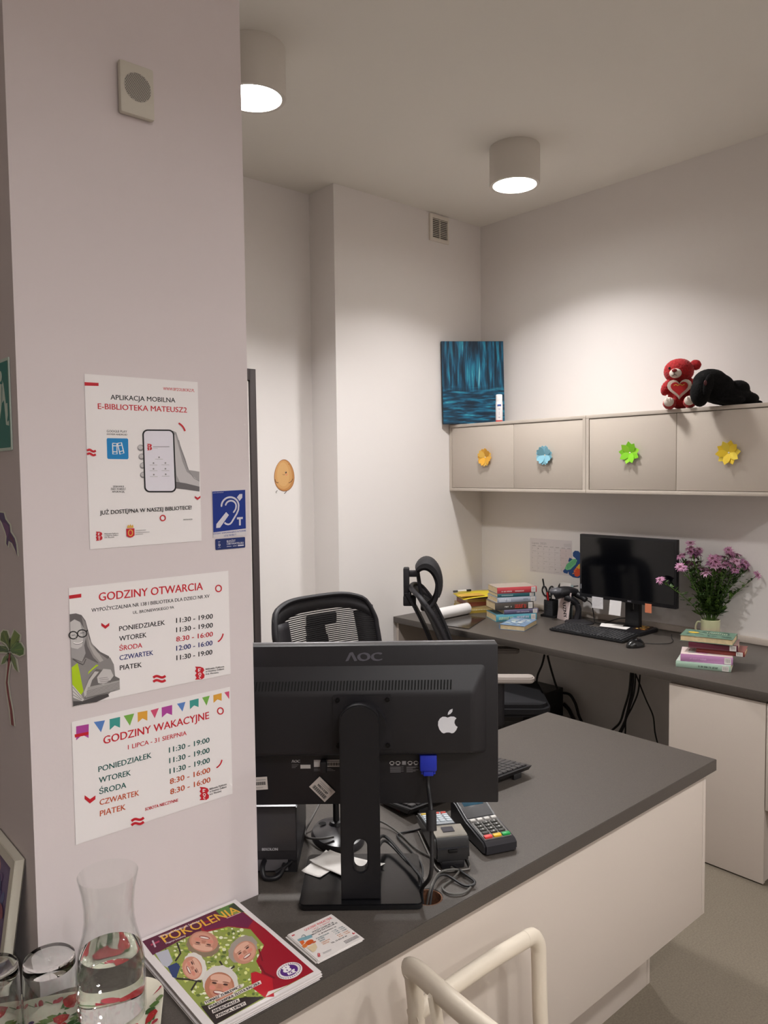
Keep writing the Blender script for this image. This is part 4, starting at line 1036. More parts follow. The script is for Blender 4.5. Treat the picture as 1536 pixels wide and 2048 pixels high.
face(430, 610, 90, 78, 62, 'cf9079', 'e2ddd6', 1.22, 'dca48e')
face(645, 745, 118, 112, 8, 'bb7a5e', 'dcd6d0', 1.2, 'cb8d72')
s.text('POKOLENIA', (205, 420), (800, 190), 62, P('e6b03a'), .008)
s.line([(92, 440), (160, 410)], 13, P('b03a58')); s.line([(105, 405), (130, 455)], 13, P('c9b9c4'))
s.text('Warszawski Miesięcznik Seniorów', (160, 385), (480, 262), 16, P('e6d8dc'), .01); s.text('Magazyn bezpłatny', (215, 432), (370, 372), 12, P('e6d8dc'), .01)
s.line([(690, 238), (800, 195)], 4, P('d9c0ca'))
s.disc((1195, 635), 104, 62, P('e9e2e2'), -14, 40); s.disc((1192, 633), 72, 42, P('5a2a80'), -14, 36)
s.text('8.', (1158, 650), (1232, 630), 48, WHITE, .05); s.text('ROK', (1192, 668), (1252, 643), 20, WHITE, .04)
for i in range(30):
    a = 2*PI*i/30; s.disc((1195+88*math.cos(a)*.98, 635+52*math.sin(a)-math.cos(a)*20), 5, 4, P('5c4a66'), n=6)
for i, (w, p0, p1) in enumerate((('TOMASZ ZUBILEWICZ', (540, 884), (820, 758)), ('WARSZAWSKA ZŁOTA RĄCZKA', (572, 918), (968, 732)), ('ANDROPAUZA', (602, 950), (800, 866)), ('UWAGA, UPAŁY!', (632, 986), (850, 890)))):
    d = Vector(p1)-Vector(p0); n_ = Vector((d.y, -d.x)).normalized(); a, b_ = Vector(p0)-d.normalized()*8-n_*4, Vector(p1)+d.normalized()*8-n_*4
    s.poly([a, b_, b_+n_*27, a+n_*27], P('e2dad4')); s.text(w, p0, p1, 19, BLACK, .03)
s.bx(.0006, mw_-.0006, .001, mh_-.001, -.0037, 0, P('d2cbca'))
o = s.build('magazine', X=axes((c[3].x, c[3].y, TOP+.0125), (ex.x, ex.y, 0), (ey.x, ey.y, 0), (0, 0, 1)))
tag(o, 'white-bordered magazine with four smiling elderly faces, topmost of the pile by the pillar', 'magazine', 'magazines piled by the pillar')

# ---- leaflets: a small stack, the top one printed
lc = [(150, 500), (805, 230), (1265, 600), (600, 930)]
c = [Vector((.7645, 1.1490)), Vector((.8625, 1.1460)), Vector((.8570, 1.0490)), Vector((.7590, 1.0520))]
ex = (c[1]-c[0]).normalized(); ey = Vector((-ex.y, ex.x))
for i in range(5):
    dx, dy = ((-.005, .001), (-.003, -.003), (.002, -.002), (-.002, 0), (0, 0))[i]
    s = Sheet(.099, .099, .0006, P('e6e0dd'), lc)
    if i == 4:
        s.text('GODZINY WAKACYJNE', (420, 462), (822, 290), 34, P('d8555a'), .015); s.text('1 LIPCA - 31 SIERPNIA', (530, 455), (790, 342), 22, P('d8888a'), .01)
        s.text('WYPOŻYCZALNIA NR 138', (528, 494), (842, 357), 22, BLACK, .015); s.text('BIBLIOTEKA DLA DZIECI NR XV', (512, 534), (900, 362), 22, BLACK, .015); s.text('UL. BRONIEWSKIEGO 9A', (620, 530), (880, 418), 18, BLACK, .01)
        for k, (w, p) in enumerate(zip(days, ((585, 594), (612, 612), (636, 636), (660, 662), (686, 684)))):
            L = len(w)*16; m = P('5a7d84') if k < 3 else P('d99a72')
            s.text(w, p, (p[0]+L, p[1]-L*.44), 20, m, .01)
            s.text('11:30 - 19:00' if k < 3 else '8:30 - 16:00', (p[0]+235, p[1]-105), (p[0]+395, p[1]-172), 18, m, .01)
        s.text('TEL. 22 832 07 09', (808, 672), (1040, 568), 20, DGREY, .01)
        s.poly([(205, 522), (248, 505), (258, 517), (212, 536)], RED)
        s.poly([(290, 590), (330, 570), (500, 520), (525, 560), (420, 600), (310, 615)], P('7fa8b4')); s.arc((390, 560), 32, 40, 180, 360, 8, P('6b7f86'), 12)
        s.poly([(320, 620), (380, 600), (400, 640), (360, 680)], P('d9662e')); s.disc((470, 640), 70, 36, P('cf5a24'), -25); s.disc((400, 690), 44, 30, P('d97a3a'), -25); s.disc((540, 640), 36, 14, P('c8694a'), -20)
        s.poly([(430, 720), (560, 650), (590, 720), (560, 780), (520, 800)], P('dcc9a6'))
        library_mark(s, 590, 815, 60); s.line([(670, 815), (800, 760)], 7, GREY); s.line([(680, 830), (800, 778)], 5, GREY)
        for k in range(3): s.line([(985+k*15, 650+k*14), (1180+k*15, 560+k*12)], 7, DGREY)
        chevron(s, 1110, 515, 40)
    o = s.build('leaflet', X=axes((c[3].x+dx, c[3].y+dy, TOP+.0002+i*.0009), (ex.x, ex.y, 0), (ey.x, ey.y, 0), (0, 0, 1)))
    tag(o, ('bottom leaflet of the small stack in front of the monitor base', 'second leaflet from the bottom of the small stack', 'middle leaflet of the small stack on the counter', 'leaflet just below the printed one in the small stack', 'square holiday hours leaflet with a beach picture, topmost of the small stack')[i], 'leaflet', 'leaflets stacked on the counter')

# ---- tray with berries
e1 = Vector((.876, -.482)); e2 = Vector((.482, .876)); corner = Vector((.535, 1.180))
tw, td = .36, .235
t0 = corner-e1*tw-e2*td
t = thing('serving_tray', 'cream tray printed with red berries and green leaves in the bottom left corner', 'tray', (t0.x, t0.y, TOP), math.degrees(math.atan2(e1.y, e1.x)))
cream = M('e9e4d2', .28, spec=.5, name='cream_melamine')
b = MB(); 
def ring(r0, z): return [(x, y, z) for x, y in rrect(r0, tw-r0, r0, td-r0, .045-r0*.6, 8)]
rings = [ring(.030, 0), ring(.022, .002), ring(.004, .016), ring(0, .019), ring(.001, .021), ring(.006, .0195), ring(.024, .006), ring(.034, .0035)]
vs = sum(rings, []); n = len(rings[0]); fs = [list(range(n))[::-1]]
for k in range(len(rings)-1):
    for i in range(n): fs.append([k*n+i, k*n+(i+1) % n, (k+1)*n+(i+1) % n, (k+1)*n+i])
fs.append([(len(rings)-1)*n+i for i in range(n)]); b.add(vs, fs, cream, True); b.build('dish', t)
q = MB.__new__(Sheet); MB.__init__(q); q.w = q.h = 9; q.z = .0037; q.step = .000005; q.H = lambda p: Vector(p)
rr = random.Random(11)
def motif(x, y, tilt=0):
    mx_, my_ = x, y; k = rr.random(); a = rr.uniform(0, 360)
    rot = lambda u, v: (lambda u, v: (x+u*math.cos(math.radians(a))-v*math.sin(math.radians(a)), y+u*math.sin(math.radians(a))+v*math.cos(math.radians(a))))(u*1.35, v*1.35)
    if k < .42:
        q.poly([rot(u, v) for u, v in ((0, -.011), (.007, -.004), (.009, .004), (.004, .008), (-.004, .008), (-.009, .004), (-.007, -.004))], P('c4242c'), False)
        q.poly([rot(u, v) for u, v in ((-.006, .006), (0, .009), (.006, .006), (.003, .013), (0, .009), (-.003, .013))], P('4f7a3a'), False)
        for d in ((-.003, 0), (.003, .002), (0, -.005)): q.disc(rot(*d), .0007, .0009, P('e8c26a'), n=6)
    elif k < .6:
        for d in ((0, 0), (.007, .004), (.001, .008)): q.disc(rot(*d), .0042, .0042, P('2f3f72'), n=12)
        q.line([rot(0, 0), rot(-.01, -.006)], .0012, P('4f7a3a'))
    elif k < .85:
        for d in (0, 1, 2):
            q.poly([rot(u*(1-.2*d)+d*.004, v+(d-1)*.007) for u, v in ((-.012, 0), (-.004, .0042), (.006, .003), (.011, 0), (.004, -.004), (-.005, -.0036))], P(rr.choice(('5f8a3e', '3f6a34', '7d9a58'))), False)
    else:
        q.disc((x, y), .008, .004, P('b03040'), a, n=12); q.disc((x+.009, y+.004), .007, .0038, P('c4384a'), a, n=12); q.line([(x, y), (x-.012, y+.006)], .0012, P('4f7a3a'))
for i in range(11):
    for j in range(6): 
        x, y = .048+i*.0265+rr.uniform(-.004, .004), .048+j*.0275+rr.uniform(-.004, .004)
        if x < tw-.044 and y < td-.044: motif(x, y)
q.build('print', t)
# print on the sloping rim
q = MB.__new__(Sheet); MB.__init__(q); q.w = q.h = 9; q.z = 0; q.step = .000005; q.H = lambda p: Vector(p)
for i in range(11):
    q.X = T(.05+i*.027, td-.0162, .0127) @ rotm('X', 37) ; q.z = .0006; motif(0, 0)
for i in range(7):
    q.X = T(tw-.0162, .045+i*.025, .0127) @ rotm('Y', -37); q.z = .0006; motif(0, 0)
q.build('rim_print', t)
# ---- carafe and tumblers
gl = glass('clear_glass', (.97, .99, .98), 1.46); wat = glass('water', (.97, .99, .98), 1.333)
# thin blown wall: reflects by the Fresnel law and lets the rest straight through
thin = bpy.data.materials.new('thin_glass'); thin.use_nodes = True; nt = thin.node_tree; nt.nodes.clear()
ou = nt.nodes.new('ShaderNodeOutputMaterial'); mi_ = nt.nodes.new('ShaderNodeMixShader'); tr_ = nt.nodes.new('ShaderNodeBsdfTransparent'); gs = nt.nodes.new('ShaderNodeBsdfGlossy'); lw = nt.nodes.new('ShaderNodeLayerWeight'); lw.inputs['Blend'].default_value = .5; pw = nt.nodes.new('ShaderNodeMath'); pw.operation = 'POWER'; pw.inputs[1].default_value = 4.5; fn = nt.nodes.new('ShaderNodeMapRange'); fn.inputs['To Min'].default_value = .025; fn.inputs['To Max'].default_value = .75
tr_.inputs[0].default_value = (.985, .992, .988, 1); gs.inputs['Roughness'].default_value = .02; nt.links.new(lw.outputs['Facing'], pw.inputs[0]); nt.links.new(pw.outputs[0], fn.inputs['Value'])
nt.links.new(fn.outputs[0], mi_.inputs[0]); nt.links.new(tr_.outputs[0], mi_.inputs[1]); nt.links.new(gs.outputs[0], mi_.inputs[2]); nt.links.new(mi_.outputs[0], ou.inputs[0])
ZT = TOP+.0040
t = thing('carafe', 'glass carafe half full of water standing on the berry tray', 'carafe', (.437, 1.163, ZT))
outer = [(.045, 0), (.0505, .003), (.0525, .012), (.0525, .05), (.0515, .085), (.047, .115), (.0405, .14), (.0375, .16), (.0375, .18), (.040, .205), (.0455, .232)]
inner = [(.0448, .2322), (.0388, .205), (.0358, .18), (.0358, .16), (.0388, .14), (.0453, .115), (.0498, .085), (.0507, .05), (.0507, .014), (.044, .008), (.0001, .007)]
b = MB(); b.lathe([(.0001, 0)]+outer+inner, thin, 64); b.build('glass_body', t)
b = MB(); b.lathe([(.0001, .0074), (.0436, .0084), (.0503, .0145), (.0503, .05), (.0494, .085), (.0462, .108), (.0001, .108)], wat, 64); b.build('water', t)
def tumbler(x, y, label):
    t = thing('tumbler', label, 'glass', (x, y, ZT), 0, 'upturned tumblers on the tray')
    b = MB(); b.lathe([(.0405, 0), (.0415, .001), (.0385, .093), (.0375, .101), (.034, .104), (.0001, .1045), (.0001, .088), (.033, .086), (.0355, .080), (.0395, .001)], gl, 56, closed=True); b.build('glass_body', t)
tumbler(.362, 1.219, 'upturned glass tumbler left of the carafe, thick base upwards')
tumbler(.287, 1.252, 'upturned glass tumbler cut by the left edge of the photo')

# ---- framed picture leaning on the left face of the pillar
pts_ = [Vector((.3715, 1.362, .968)), Vector((.340, 1.362, TOP+.0012))]
up = (pts_[0]-pts_[1]).normalized(); exv = Vector((0, -1, 0)); nz = exv.cross(up)
fw, fh = .30, (pts_[0]-pts_[1]).length
t = thing('picture_frame', 'white-framed purple picture leaning on the side of the pillar at the left edge', 'picture', X=axes((pts_[1].x, 1.362+fw, pts_[1].z), exv, up, nz))
wf = M('d8d2c4', .5)
b = MB(); b.prism([[(0, 0), (fw, 0), (fw, fh), (0, fh)], [(.02, .02), (fw-.02, .02), (fw-.02, fh-.02), (.02, fh-.02)]], 0, .016, wf, bev=.001); b.build('frame', t)
b = MB(); b.bx(.001, fw-.001, .001, fh-.001, -.0008, .001, M('8b8377', .8)); b.build('backing', t)
s = MB.__new__(Sheet); MB.__init__(s); s.w = s.h = 9; s.z = .011; s.step = .00003; s.H = lambda p: Vector(p)
s.bx(.019, fw-.019, .019, fh-.019, .009, .011, P('7d6a92')); s.z = .0111
for i in range(60): s.disc((random.uniform(.03, fw-.04), random.uniform(.03, fh-.04)), random.uniform(.006, .02), random.uniform(.006, .016), P(random.choice(('8a6f9c', 'a08ab0', 'c08a8e', '5f4a86', 'c9a0a0', '9c5a6a', '6a6f9c'))), random.uniform(0, 180), 12)
s.build('print', t)
# ================================================================== on the long desk
# ---- second monitor, turned to the viewer's left
tl, br = onx(1159.5, 1068, 3.56), onx(1352.4, 1218, 3.56)
bl = onx(1159.5, 1193, 3.56)
yL, yR = tl.y, br.y; zt, zb = 1.178, .872
zt = onx(1159.5, 1068, 3.56).z; zb = onx(1159.5, 1193, 3.56).z
t = thing('monitor', 'black monitor with a dark screen standing on the long desk under the cabinets', 'monitor', (3.56, (yL+yR)/2, TOP), -90)
hw = (yL-yR)/2
b = MB(); b.bx(-hw, hw, 0, .028, zb-TOP, zt-TOP, blkp, .003); b.bx(-hw*.6, hw*.6, .028, .055, zb-TOP+.06, zt-TOP-.06, blkm, .008); b.build('housing', t)
sc = M('06070b', .09, spec=.6, name='dark_screen')
b = MB(); b.bx(-hw+.012, hw-.012, -.0006, .001, zb-TOP+.02, zt-TOP-.013, sc); so = b.build('screen', t)
q = MB.__new__(Sheet); MB.__init__(q); q.w = q.h = 9; q.z = 0; q.step = .0001; q.H = lambda p: Vector(p); q.X = T(0, -.0003, 0) @ XF
q.text('ΛOC', (.012, zb-TOP+.006), (.034, zb-TOP+.006), .007, M('9a9aa0', .4), .04); q.build('logo', t); q = MB.__new__(Sheet); MB.__init__(q); q.w = q.h = 9; q.z = 0; q.step = .0001; q.H = lambda p: Vector(p); q.X = T(0, -.0003, 0) @ XF
q.poly([(-hw+.006, zb-TOP+.045), (-hw+.018, zb-TOP+.045), (-hw+.018, zb-TOP+.07), (-hw+.006, zb-TOP+.07)], M('8a8a90', .5), False); q.build('badge', t)
by = 2.14-(yL+yR)/2
b = MB(); b.prism([[(-.04-by, .018), (.042-by, .018), (.042-by, .30), (-.04-by, .30)], [(x-by, z) for x, z in rrect(-.008, .008, .10, .165, .0078)]], -.085, -.056, blkp, X=XF, bev=.002); b.bx(-.03-by, .03-by, .027, .058, .16, .29, blkm); b.build('column', t)
b = MB(); b.prism([rrect(-.12-by, .118-by, -.075, .125, .015)], .0005, .018, blkp, bev=.003); b.build('base', t)
def note(y0, y1, z0, z1, c, label, lines=True, curl=0):
    s = Sheet(abs(y0-y1), z1-z0, .0004, P(c), None)
    if lines:
        for i in range(6): s.poly([(.004, (z1-z0)*(.85-.12*i)), (abs(y0-y1)*(.9-.1*(i % 3)), (z1-z0)*(.85-.12*i)), (abs(y0-y1)*(.9-.1*(i % 3)), (z1-z0)*(.85-.12*i)+.0012), (.004, (z1-z0)*(.85-.12*i)+.0012)], P('a9a6a8'))
    s.v = [(x, y, z+curl*(1-y/(z1-z0))**2) for x, y, z in s.v]
    o = s.build('sticky_note', X=axes((3.5594, y0, z0), (0, -1, 0), (0, 0, 1), (-1, 0, 0))); return tag(o, label, 'sticky note', 'notes stuck under the desk monitor')
f = lambda px, py: onx(px, py, 3.559)
a, c = f(1184, 1193), f(1206, 1219); note(a.y, c.y, c.z, a.z, 'd8d6d8', 'square white note stuck under the left half of the desk monitor')
a, c = f(1220, 1200), f(1243, 1232); note(a.y, c.y, c.z, a.z, 'dddada', 'long white note with a curled corner under the middle of the desk monitor', True, .012)
a, c = f(1290, 1207), f(1303, 1227); note(a.y, c.y, c.z, a.z, 'd9825f', 'small orange note stuck under the right half of the desk monitor', False)
# card with orange animals and loose papers on the monitor's base
s = Sheet(.075, .115, .001, P('2a1c14'))
for i in range(26): s.disc((random.uniform(.008, .067), random.uniform(.008, .107)), random.uniform(.004, .012), random.uniform(.003, .008), P(random.choice(('c8842e', 'd9a34a', '9a5a20', 'e0b868', '6b3a18'))), random.uniform(0, 180), 10)
o = s.build('postcard', X=axes((3.56, 2.105, TOP+.0185), (.2, -1, 0), (1, .2, 0), (0, 0, 1))); tag(o, 'dark postcard with an orange pattern lying on the base of the desk monitor', 'postcard')
for k, (pts, lb) in enumerate(((((3.50, 2.26), (3.58, 2.30), (3.62, 2.19), (3.53, 2.15)), 'white slip of paper lying on the left part of the desk monitor base'), (((3.51, 2.20), (3.56, 2.22), (3.585, 2.13), (3.52, 2.115)), 'second white slip overlapping the first on the desk monitor base'))):
    b = MB(); b.prism([list(pts)], TOP+.0186+k*.0012, TOP+.0194+k*.0012, paper); tag(b.build('paper_slip'), lb, 'paper', 'slips on the desk monitor base')
# ---- keyboard and mouse
t = thing('keyboard', 'black keyboard lying in front of the desk monitor', 'keyboard', (3.292, 2.432, TOP), -90+1)
keyboard(t, .43, .155, .024, .012, M('19191b', .5), M('242427', .45))
t = thing('computer_mouse', 'black corded mouse right of the desk keyboard', 'computer mouse', (3.285, 1.925, TOP), -100)
b = MB(); bb = bmesh.new(); bmesh.ops.create_icosphere(bb, subdivisions=4, radius=1)
for v in bb.verts:
    z = v.co.z; v.co = Vector((v.co.x*.031*(1+.08*v.co.y), v.co.y*.055, max(z, -.15)*.034+.0055))
b.bm(bb, M('141416', .25, spec=.6)); b.build('shell', t)
b = MB(); b.cyl((-.003, .03, .030), (.003, .03, .030), .007, M('3a3a3c', .5), 16); b.build('wheel', t)
b = MB(); b.tube([(0, .054, .01), (-.005, .09, .004), (.03, .13, .003), (.05, .19, .003), (.02, .25, .003), (-.02, .29, .003), (-.05, .33, .01)], .0018, cabl, 6); b.build('cord', t)
# ---- barcode scanner on a curved stand
t = thing('barcode_scanner', 'grey and black handheld barcode scanner resting on its curved stand', 'scanner', (3.585, 2.445, TOP), -90)
b = MB(); b.lathe([(.0001, 0), (1, 0), (1, .04), (.9, .09), (.4, .14), (.0001, .14)], blkm, 40, Matrix.Diagonal((.085, .065, .1, 1))); b.build('foot', t)
b = MB(); b.tube([(-.03, .02, .01), (-.025, .03, .06), (-.035, .025, .10), (-.06, .0, .125), (-.085, -.015, .135)], [.02, .017, .017, .02, .018], blkp, 14); b.build('stand', t)
b = MB(); b.tube([(-.05, .05, .155), (-.075, .01, .165), (-.105, -.03, .16), (-.13, -.055, .142)], [.021, .028, .034, .027], blkp, 16); b.tube([(-.05, .045, .15), (-.015, .05, .135), (.01, .05, .12)], [.02, .018, .015], blkp, 12); b.build('body', t)
b = MB(); b.ell((-.118, -.047, .168), (.036, .042, .022), M('55555a', .35), rotm('Z', -35)); b.ell((-.118, -.055, .182), (.012, .014, .008), M('8a8a8c', .3)); b.build('head_cover', t)
b = MB(); b.tube([(.015, .05, .12), (.04, .06, .10), (.05, .07, .02), (.07, .05, .004), (.12, .06, .006), (.2, .06, .04), (.26, .07, .05), (.29, .09, .03), (.31, .10, .008)], .0028, cabl, 8); b.build('cord', t)
# ---- pen holder with pens
pc = Vector((3.625, 2.66, TOP))
t = thing('pen_holder', 'black wire mesh pen holder beside the stack of books', 'pen holder', pc, 0)
bm_ = M('121214', .5)
b = MB(); b.prism([rrect(-.045, .045, -.05, .05, .008), rrect(-.0425, .0425, -.0475, .0475, .007)], .004, .012, bm_); b.prism([rrect(-.045, .045, -.05, .05, .008)], 0, .004, bm_); b.build('tray', t)
b = MB(); b.prism([rrect(-.02, .04, -.02, .042, .006), rrect(-.0185, .0385, -.0185, .0405, .005)], .004, .095, bm_); b.build('cup', t)
b = MB()
for i in range(12): b.box((-.0205, -.017+i*.0052, .05), (.0006, .001, .085), M('55555a', .5)); b.box((-.0205, .011, .012+i*.0068), (.0006, .06, .001), M('55555a', .5))
b.build('mesh_side', t)
def pen(dx, dy, tx, ty, L, r, c, lb, name='pen', cat='pen', tip='17171a', z=.005):
    t = thing(name, lb, cat, pc+Vector((dx, dy, z)), 0, 'things in the pen holder')
    d = Vector((tx, ty, 1)).normalized()
    b = MB(); b.cyl((0, 0, 0), d*L*.8, r, M(c, .35), 12); b.build('barrel', t)
    b = MB(); b.cyl(d*L*.8, d*L, r*1.05, M(tip, .35), 12); b.build('cap', t)
pen(.0, .02, -.10, .13, .215, .0045, 'b9b5b2', 'long grey pencil with a black end, tallest in the pen holder', 'pencil', 'pencil')
pen(-.008, .006, -.06, .10, .135, .005, 'b01e22', 'red pen in the pen holder', tip='b01e22')
pen(.012, .012, .05, .05, .150, .005, '1c1c20', 'black pen standing behind the red one in the pen holder')
pen(.02, -.006, .02, -.10, .16, .0055, '2a2a30', 'black felt pen leaning to the right in the pen holder')
def scissors(dx, dy, rz, c, lb, h):
    t = thing('scissors', lb, 'scissors', pc+Vector((dx, dy, .006)), rz, 'things in the pen holder')
    b = MB(); b.prism([[(-.006, 0), (.006, 0), (.008, h*.55), (-.008, h*.55)]], -.0012, .0012, M('a9a9ac', .25, metal=.9), X=XF); b.build('blade', t)
    for sx in (-1, 1):
        b = MB(); b.tube([(sx*.003, 0, h*.52), (sx*.006, 0, h*.62), (sx*.004, 0, h*.75), (sx*.012, 0, h*.92), (sx*.026, 0, h*.95), (sx*.032, 0, h*.82), (sx*.022, 0, h*.68), (sx*.006, 0, h*.62)], .0042, M(c, .4), 8); b.build('handle', t)
scissors(-.006, .022, -50, '17171a', 'black-handled scissors standing in the pen holder', .175)
scissors(.008, .034, -52, 'a8a2a0', 'scissors with pale handles at the left of the pen holder', .165)
# round black brush head and leaflets standing right of the holder
t = thing('duster', 'round black brush head with a thin handle behind the pen holder', 'brush', (3.69, 2.60, TOP), 0)
b = MB(); b.ell((0, .03, .155), (.02, .032, .042), M('0d0c0e', .8, bump=(300, .6))); b.cyl((0, .03, 0), (0, .03, .12), .006, blkp); b.build('head', t)
b = MB(); b.cyl((0, .0, .17), (0, -.075, .185), .003, blkp, 8); b.build('handle', t)
def standing(y0, y1, x0, x1, z, lean, c, lb, txt=None, tilt=0):
    d = Vector((x1-x0, y1-y0, 0)); s = Sheet(d.length, z, .0008, P(c), None)
    if txt: s.text(txt, (d.length*.34, z*.58), (d.length*.60, z*.10), d.length*.26, BLACK, .02)
    ez = Vector((-lean, 0, 1)); o = s.build('brochure', X=axes((x0, y0, TOP+.001), d, ez, d.cross(ez)) @ rotm('Z', tilt)); return tag(o, lb, 'brochure', 'brochures standing by the pen holder')
standing(2.600, 2.505, 3.595, 3.565, .168, -.10, 'd6c4c2', 'pale pink brochure with black lettering standing right of the pen holder', 'UZNY', -5)
standing(2.615, 2.53, 3.63, 3.61, .205, -.08, 'd9d4d0', 'white brochure standing behind the pink one')
standing(2.60, 2.53, 3.665, 3.64, .19, -.06, 'bcd2d4', 'pale blue brochure standing at the back by the brush')
b = MB(); b.tube([(3.60, 2.51, TOP+.002), (3.60, 2.51, .84), (3.60, 2.505, .853), (3.605, 2.47, .855), (3.61, 2.455, .85), (3.61, 2.45, TOP+.002)], .003, blkp, 8); tag(b.build('bookend'), 'black wire stand right of the brochures', 'wire stand')

# ---- wall calendar, paper cut-out
s = Sheet(.303, .207, .0005, P('d9d2d2'), [(640, 235), (1175, 265), (1150, 722), (640, 662)])
lt = P('a39c9e')
s.text('Lipiec 2025', (665, 312), (845, 322), 26, lt, 0)
for i in range(7): s.text(('poniedziałek', 'wtorek', 'środa', 'czwartek', 'piątek', 'sobota', 'niedziela')[i], (668+i*74, 338+i*5.6), (712+i*74, 341+i*5.6), 9, P('6d6668'), .02)
s.poly([(1020, 370), (1165, 380), (1150, 690), (1018, 672)], P('d6c8c8'))
for i in range(8): s.line([(662+i*72, 345+i*5), (660+i*70, 660+i*7)], 2, P('c4bcbd'))
for j in range(6): s.line([(662, 345+j*62), (1160, 382+j*63)], 2, P('c4bcbd'))
for j in range(5):
    for i in range(7):
        s.text(str((j*7+i-1) % 31+1), (668+i*70, 372+j*62+i*6), (677+i*70, 373+j*62+i*6), 10, P('7d7678'), .0)
        if (i*3+j*5) % 4 == 0: s.line([(672+i*70, 400+j*62+i*6), (715+i*70, 404+j*62+i*6)], 3, P('a9a2a4'))
for i in range(6): s.line([(1078+i*15, 305), (1078+i*15, 350)], 3, lt)
o = s.build('wall_calendar', X=axes((XW-.0006, 2.914, .990), (0, -1, 0), (0, 0, 1), (-1, 0, 0))); tag(o, 'faint white month calendar on the wall above the pen holder', 'calendar')
q = MB.__new__(Sheet); MB.__init__(q); q.w = q.h = 9; q.z = .001; q.step = .00004
_a = onx(960+1060/6.4, 1040+760/6.4, XW-.0015)
q.H = lambda p: (lambda v: Vector((_a.y-v.y, v.z-_a.z)))(onx(960+p[0]/6.4, 1040+p[1]/6.4, XW-.0015))
NB = P('1f4a86')
big = [(1190, 420), (1215, 395), (1260, 400), (1320, 470), (1360, 560), (1370, 650), (1330, 720), (1260, 745), (1190, 735), (1140, 700), (1130, 650), (1180, 560), (1230, 500), (1190, 465)]
q.prism([tuple(q.H(p)) for p in big], 0, .001, NB)
q.poly([(1062, 655), (1095, 620), (1140, 640), (1120, 690), (1075, 680)], NB, False); q.poly([(1130, 530), (1145, 485), (1180, 500), (1200, 520), (1150, 545)], NB, False)
q.poly([(1085, 625), (1110, 570), (1180, 505), (1225, 500), (1245, 520), (1225, 570), (1160, 635), (1115, 645)], P('74c48c'), False)
for i in range(8): q.line([(1112+i*15, 572-i*9), (1128+i*15, 630-i*12)], 5, P('2f8a5a'))
q.poly([(1200, 650), (1240, 600), (1300, 620), (1310, 690), (1250, 730), (1215, 720)], P('d9502c'), False); q.poly([(1230, 610), (1280, 560), (1310, 600), (1270, 630)], P('e8b43c'), False)
for i in range(9): q.disc((1190+i*9, 690-i*14+(i % 2)*8), 6, 6, P('e8a050'), n=8)
o = q.build('paper_cutout', X=axes((XW-.0012, _a.y, _a.z), (0, -1, 0), (0, 0, 1), (-1, 0, 0))); tag(o, 'blue, green and orange paper cut-out on the wall, half behind the desk monitor', 'paper cut-out')

# ---- books
def strokes(q, x0, x1, z0, cap, m):
    """lettering too small to read: a row of short strokes"""
    n = max(4, int(abs(x1-x0)/(cap*.62))); st = (x1-x0)/n; r = random.Random(int(abs(x0*9e4))+n)
    for i in range(n):
        if r.random() < .12: continue
        x = x0+st*(i+.2); w = st*.55; k = r.random()
        q.line([(x, z0), (x, z0+cap)], cap*.16, m)
        if k < .7: q.line([(x, z0+cap*(.9 if k < .4 else .1)), (x+w, z0+cap*(.9 if k < .4 else .1))], cap*.16, m)
        if k > .3: q.line([(x+w, z0), (x+w, z0+cap*.95)], cap*.16, m)
pagem = M('d8c39a', .8, var=(60, .08), name='book_pages')
def book(name, label, loc, rz, L, D, Hh, cover, spine=None, page=None, lab=True, txt=None, tc='e8e2da', group=None, plastic=True, patch=None):
    """lying book: local x along the spine, y from spine (0) to fore edge (D), z up"""
    t = thing('book', label, 'book', loc, rz, group)
    cm = M(cover, .25 if plastic else .5, spec=.5); sp = M(spine or cover, .25, spec=.5)
    b = MB(); b.bx(0, L, 0, D, 0, .002, cm, .0006, 1); b.bx(0, L, 0, D, Hh-.002, Hh, cm, .0006, 1); b.build('cover', t)
    b = MB(); b.prism([[(.0, .0), (-.0022, Hh*.2), (-.003, Hh*.5), (-.0022, Hh*.8), (0, Hh), (.003, Hh), (.003, 0)]], 0, L, sp, X=Matrix(((0, 0, 1, 0), (1, 0, 0, 0), (0, 1, 0, 0), (0, 0, 0, 1))))
    so = b.build('spine', t)
    b = MB(); b.bx(.003, L-.003, .0035, D-.003, .0022, Hh-.0022, page or pagem); b.build('pages', t)
    if lab:
        b = MB(); b.box((L-.020, -.0032, Hh/2), (.026, .0008, Hh*.86), P('d9d4cf'))
        for i in range(3): b.box((L-.014-i*.006, -.0037, Hh/2), (.0012, .0004, Hh*.5), P('4a4648'))
        b.build('spine_label', so)
    q = MB.__new__(Sheet); MB.__init__(q); q.w = q.h = 9; q.z = .0006; q.step = .0001; q.H = lambda p: Vector(p); q.X = T(0, -.0031, 0) @ XF
    if txt:
        for (w, x0, x1, z0, cap, c) in txt: strokes(q, x0*L, x1*L, z0*Hh, cap*Hh, P(c))
        q.build('spine_lettering', so)
    if patch:
        q = MB.__new__(Sheet); MB.__init__(q); q.w = q.h = 9; q.z = Hh+.0001; q.step = .00008; q.H = lambda p: Vector(p)
        patch(q, L, D); q.build('cover_print', t)
    return t
Zs = TOP+.0004
A0 = math.degrees(math.atan2(-.487, .873))
def at(px, py, z=TOP): v = onz(px, py, z); return Vector((v.x, v.y, z))
base = Vector((3.268, 2.776, Zs))
ux = Vector((math.cos(math.radians(A0)), math.sin(math.radians(A0)), 0)); uy = Vector((-ux.y, ux.x, 0))
G = 'books stacked on the desk beside the pen holder'
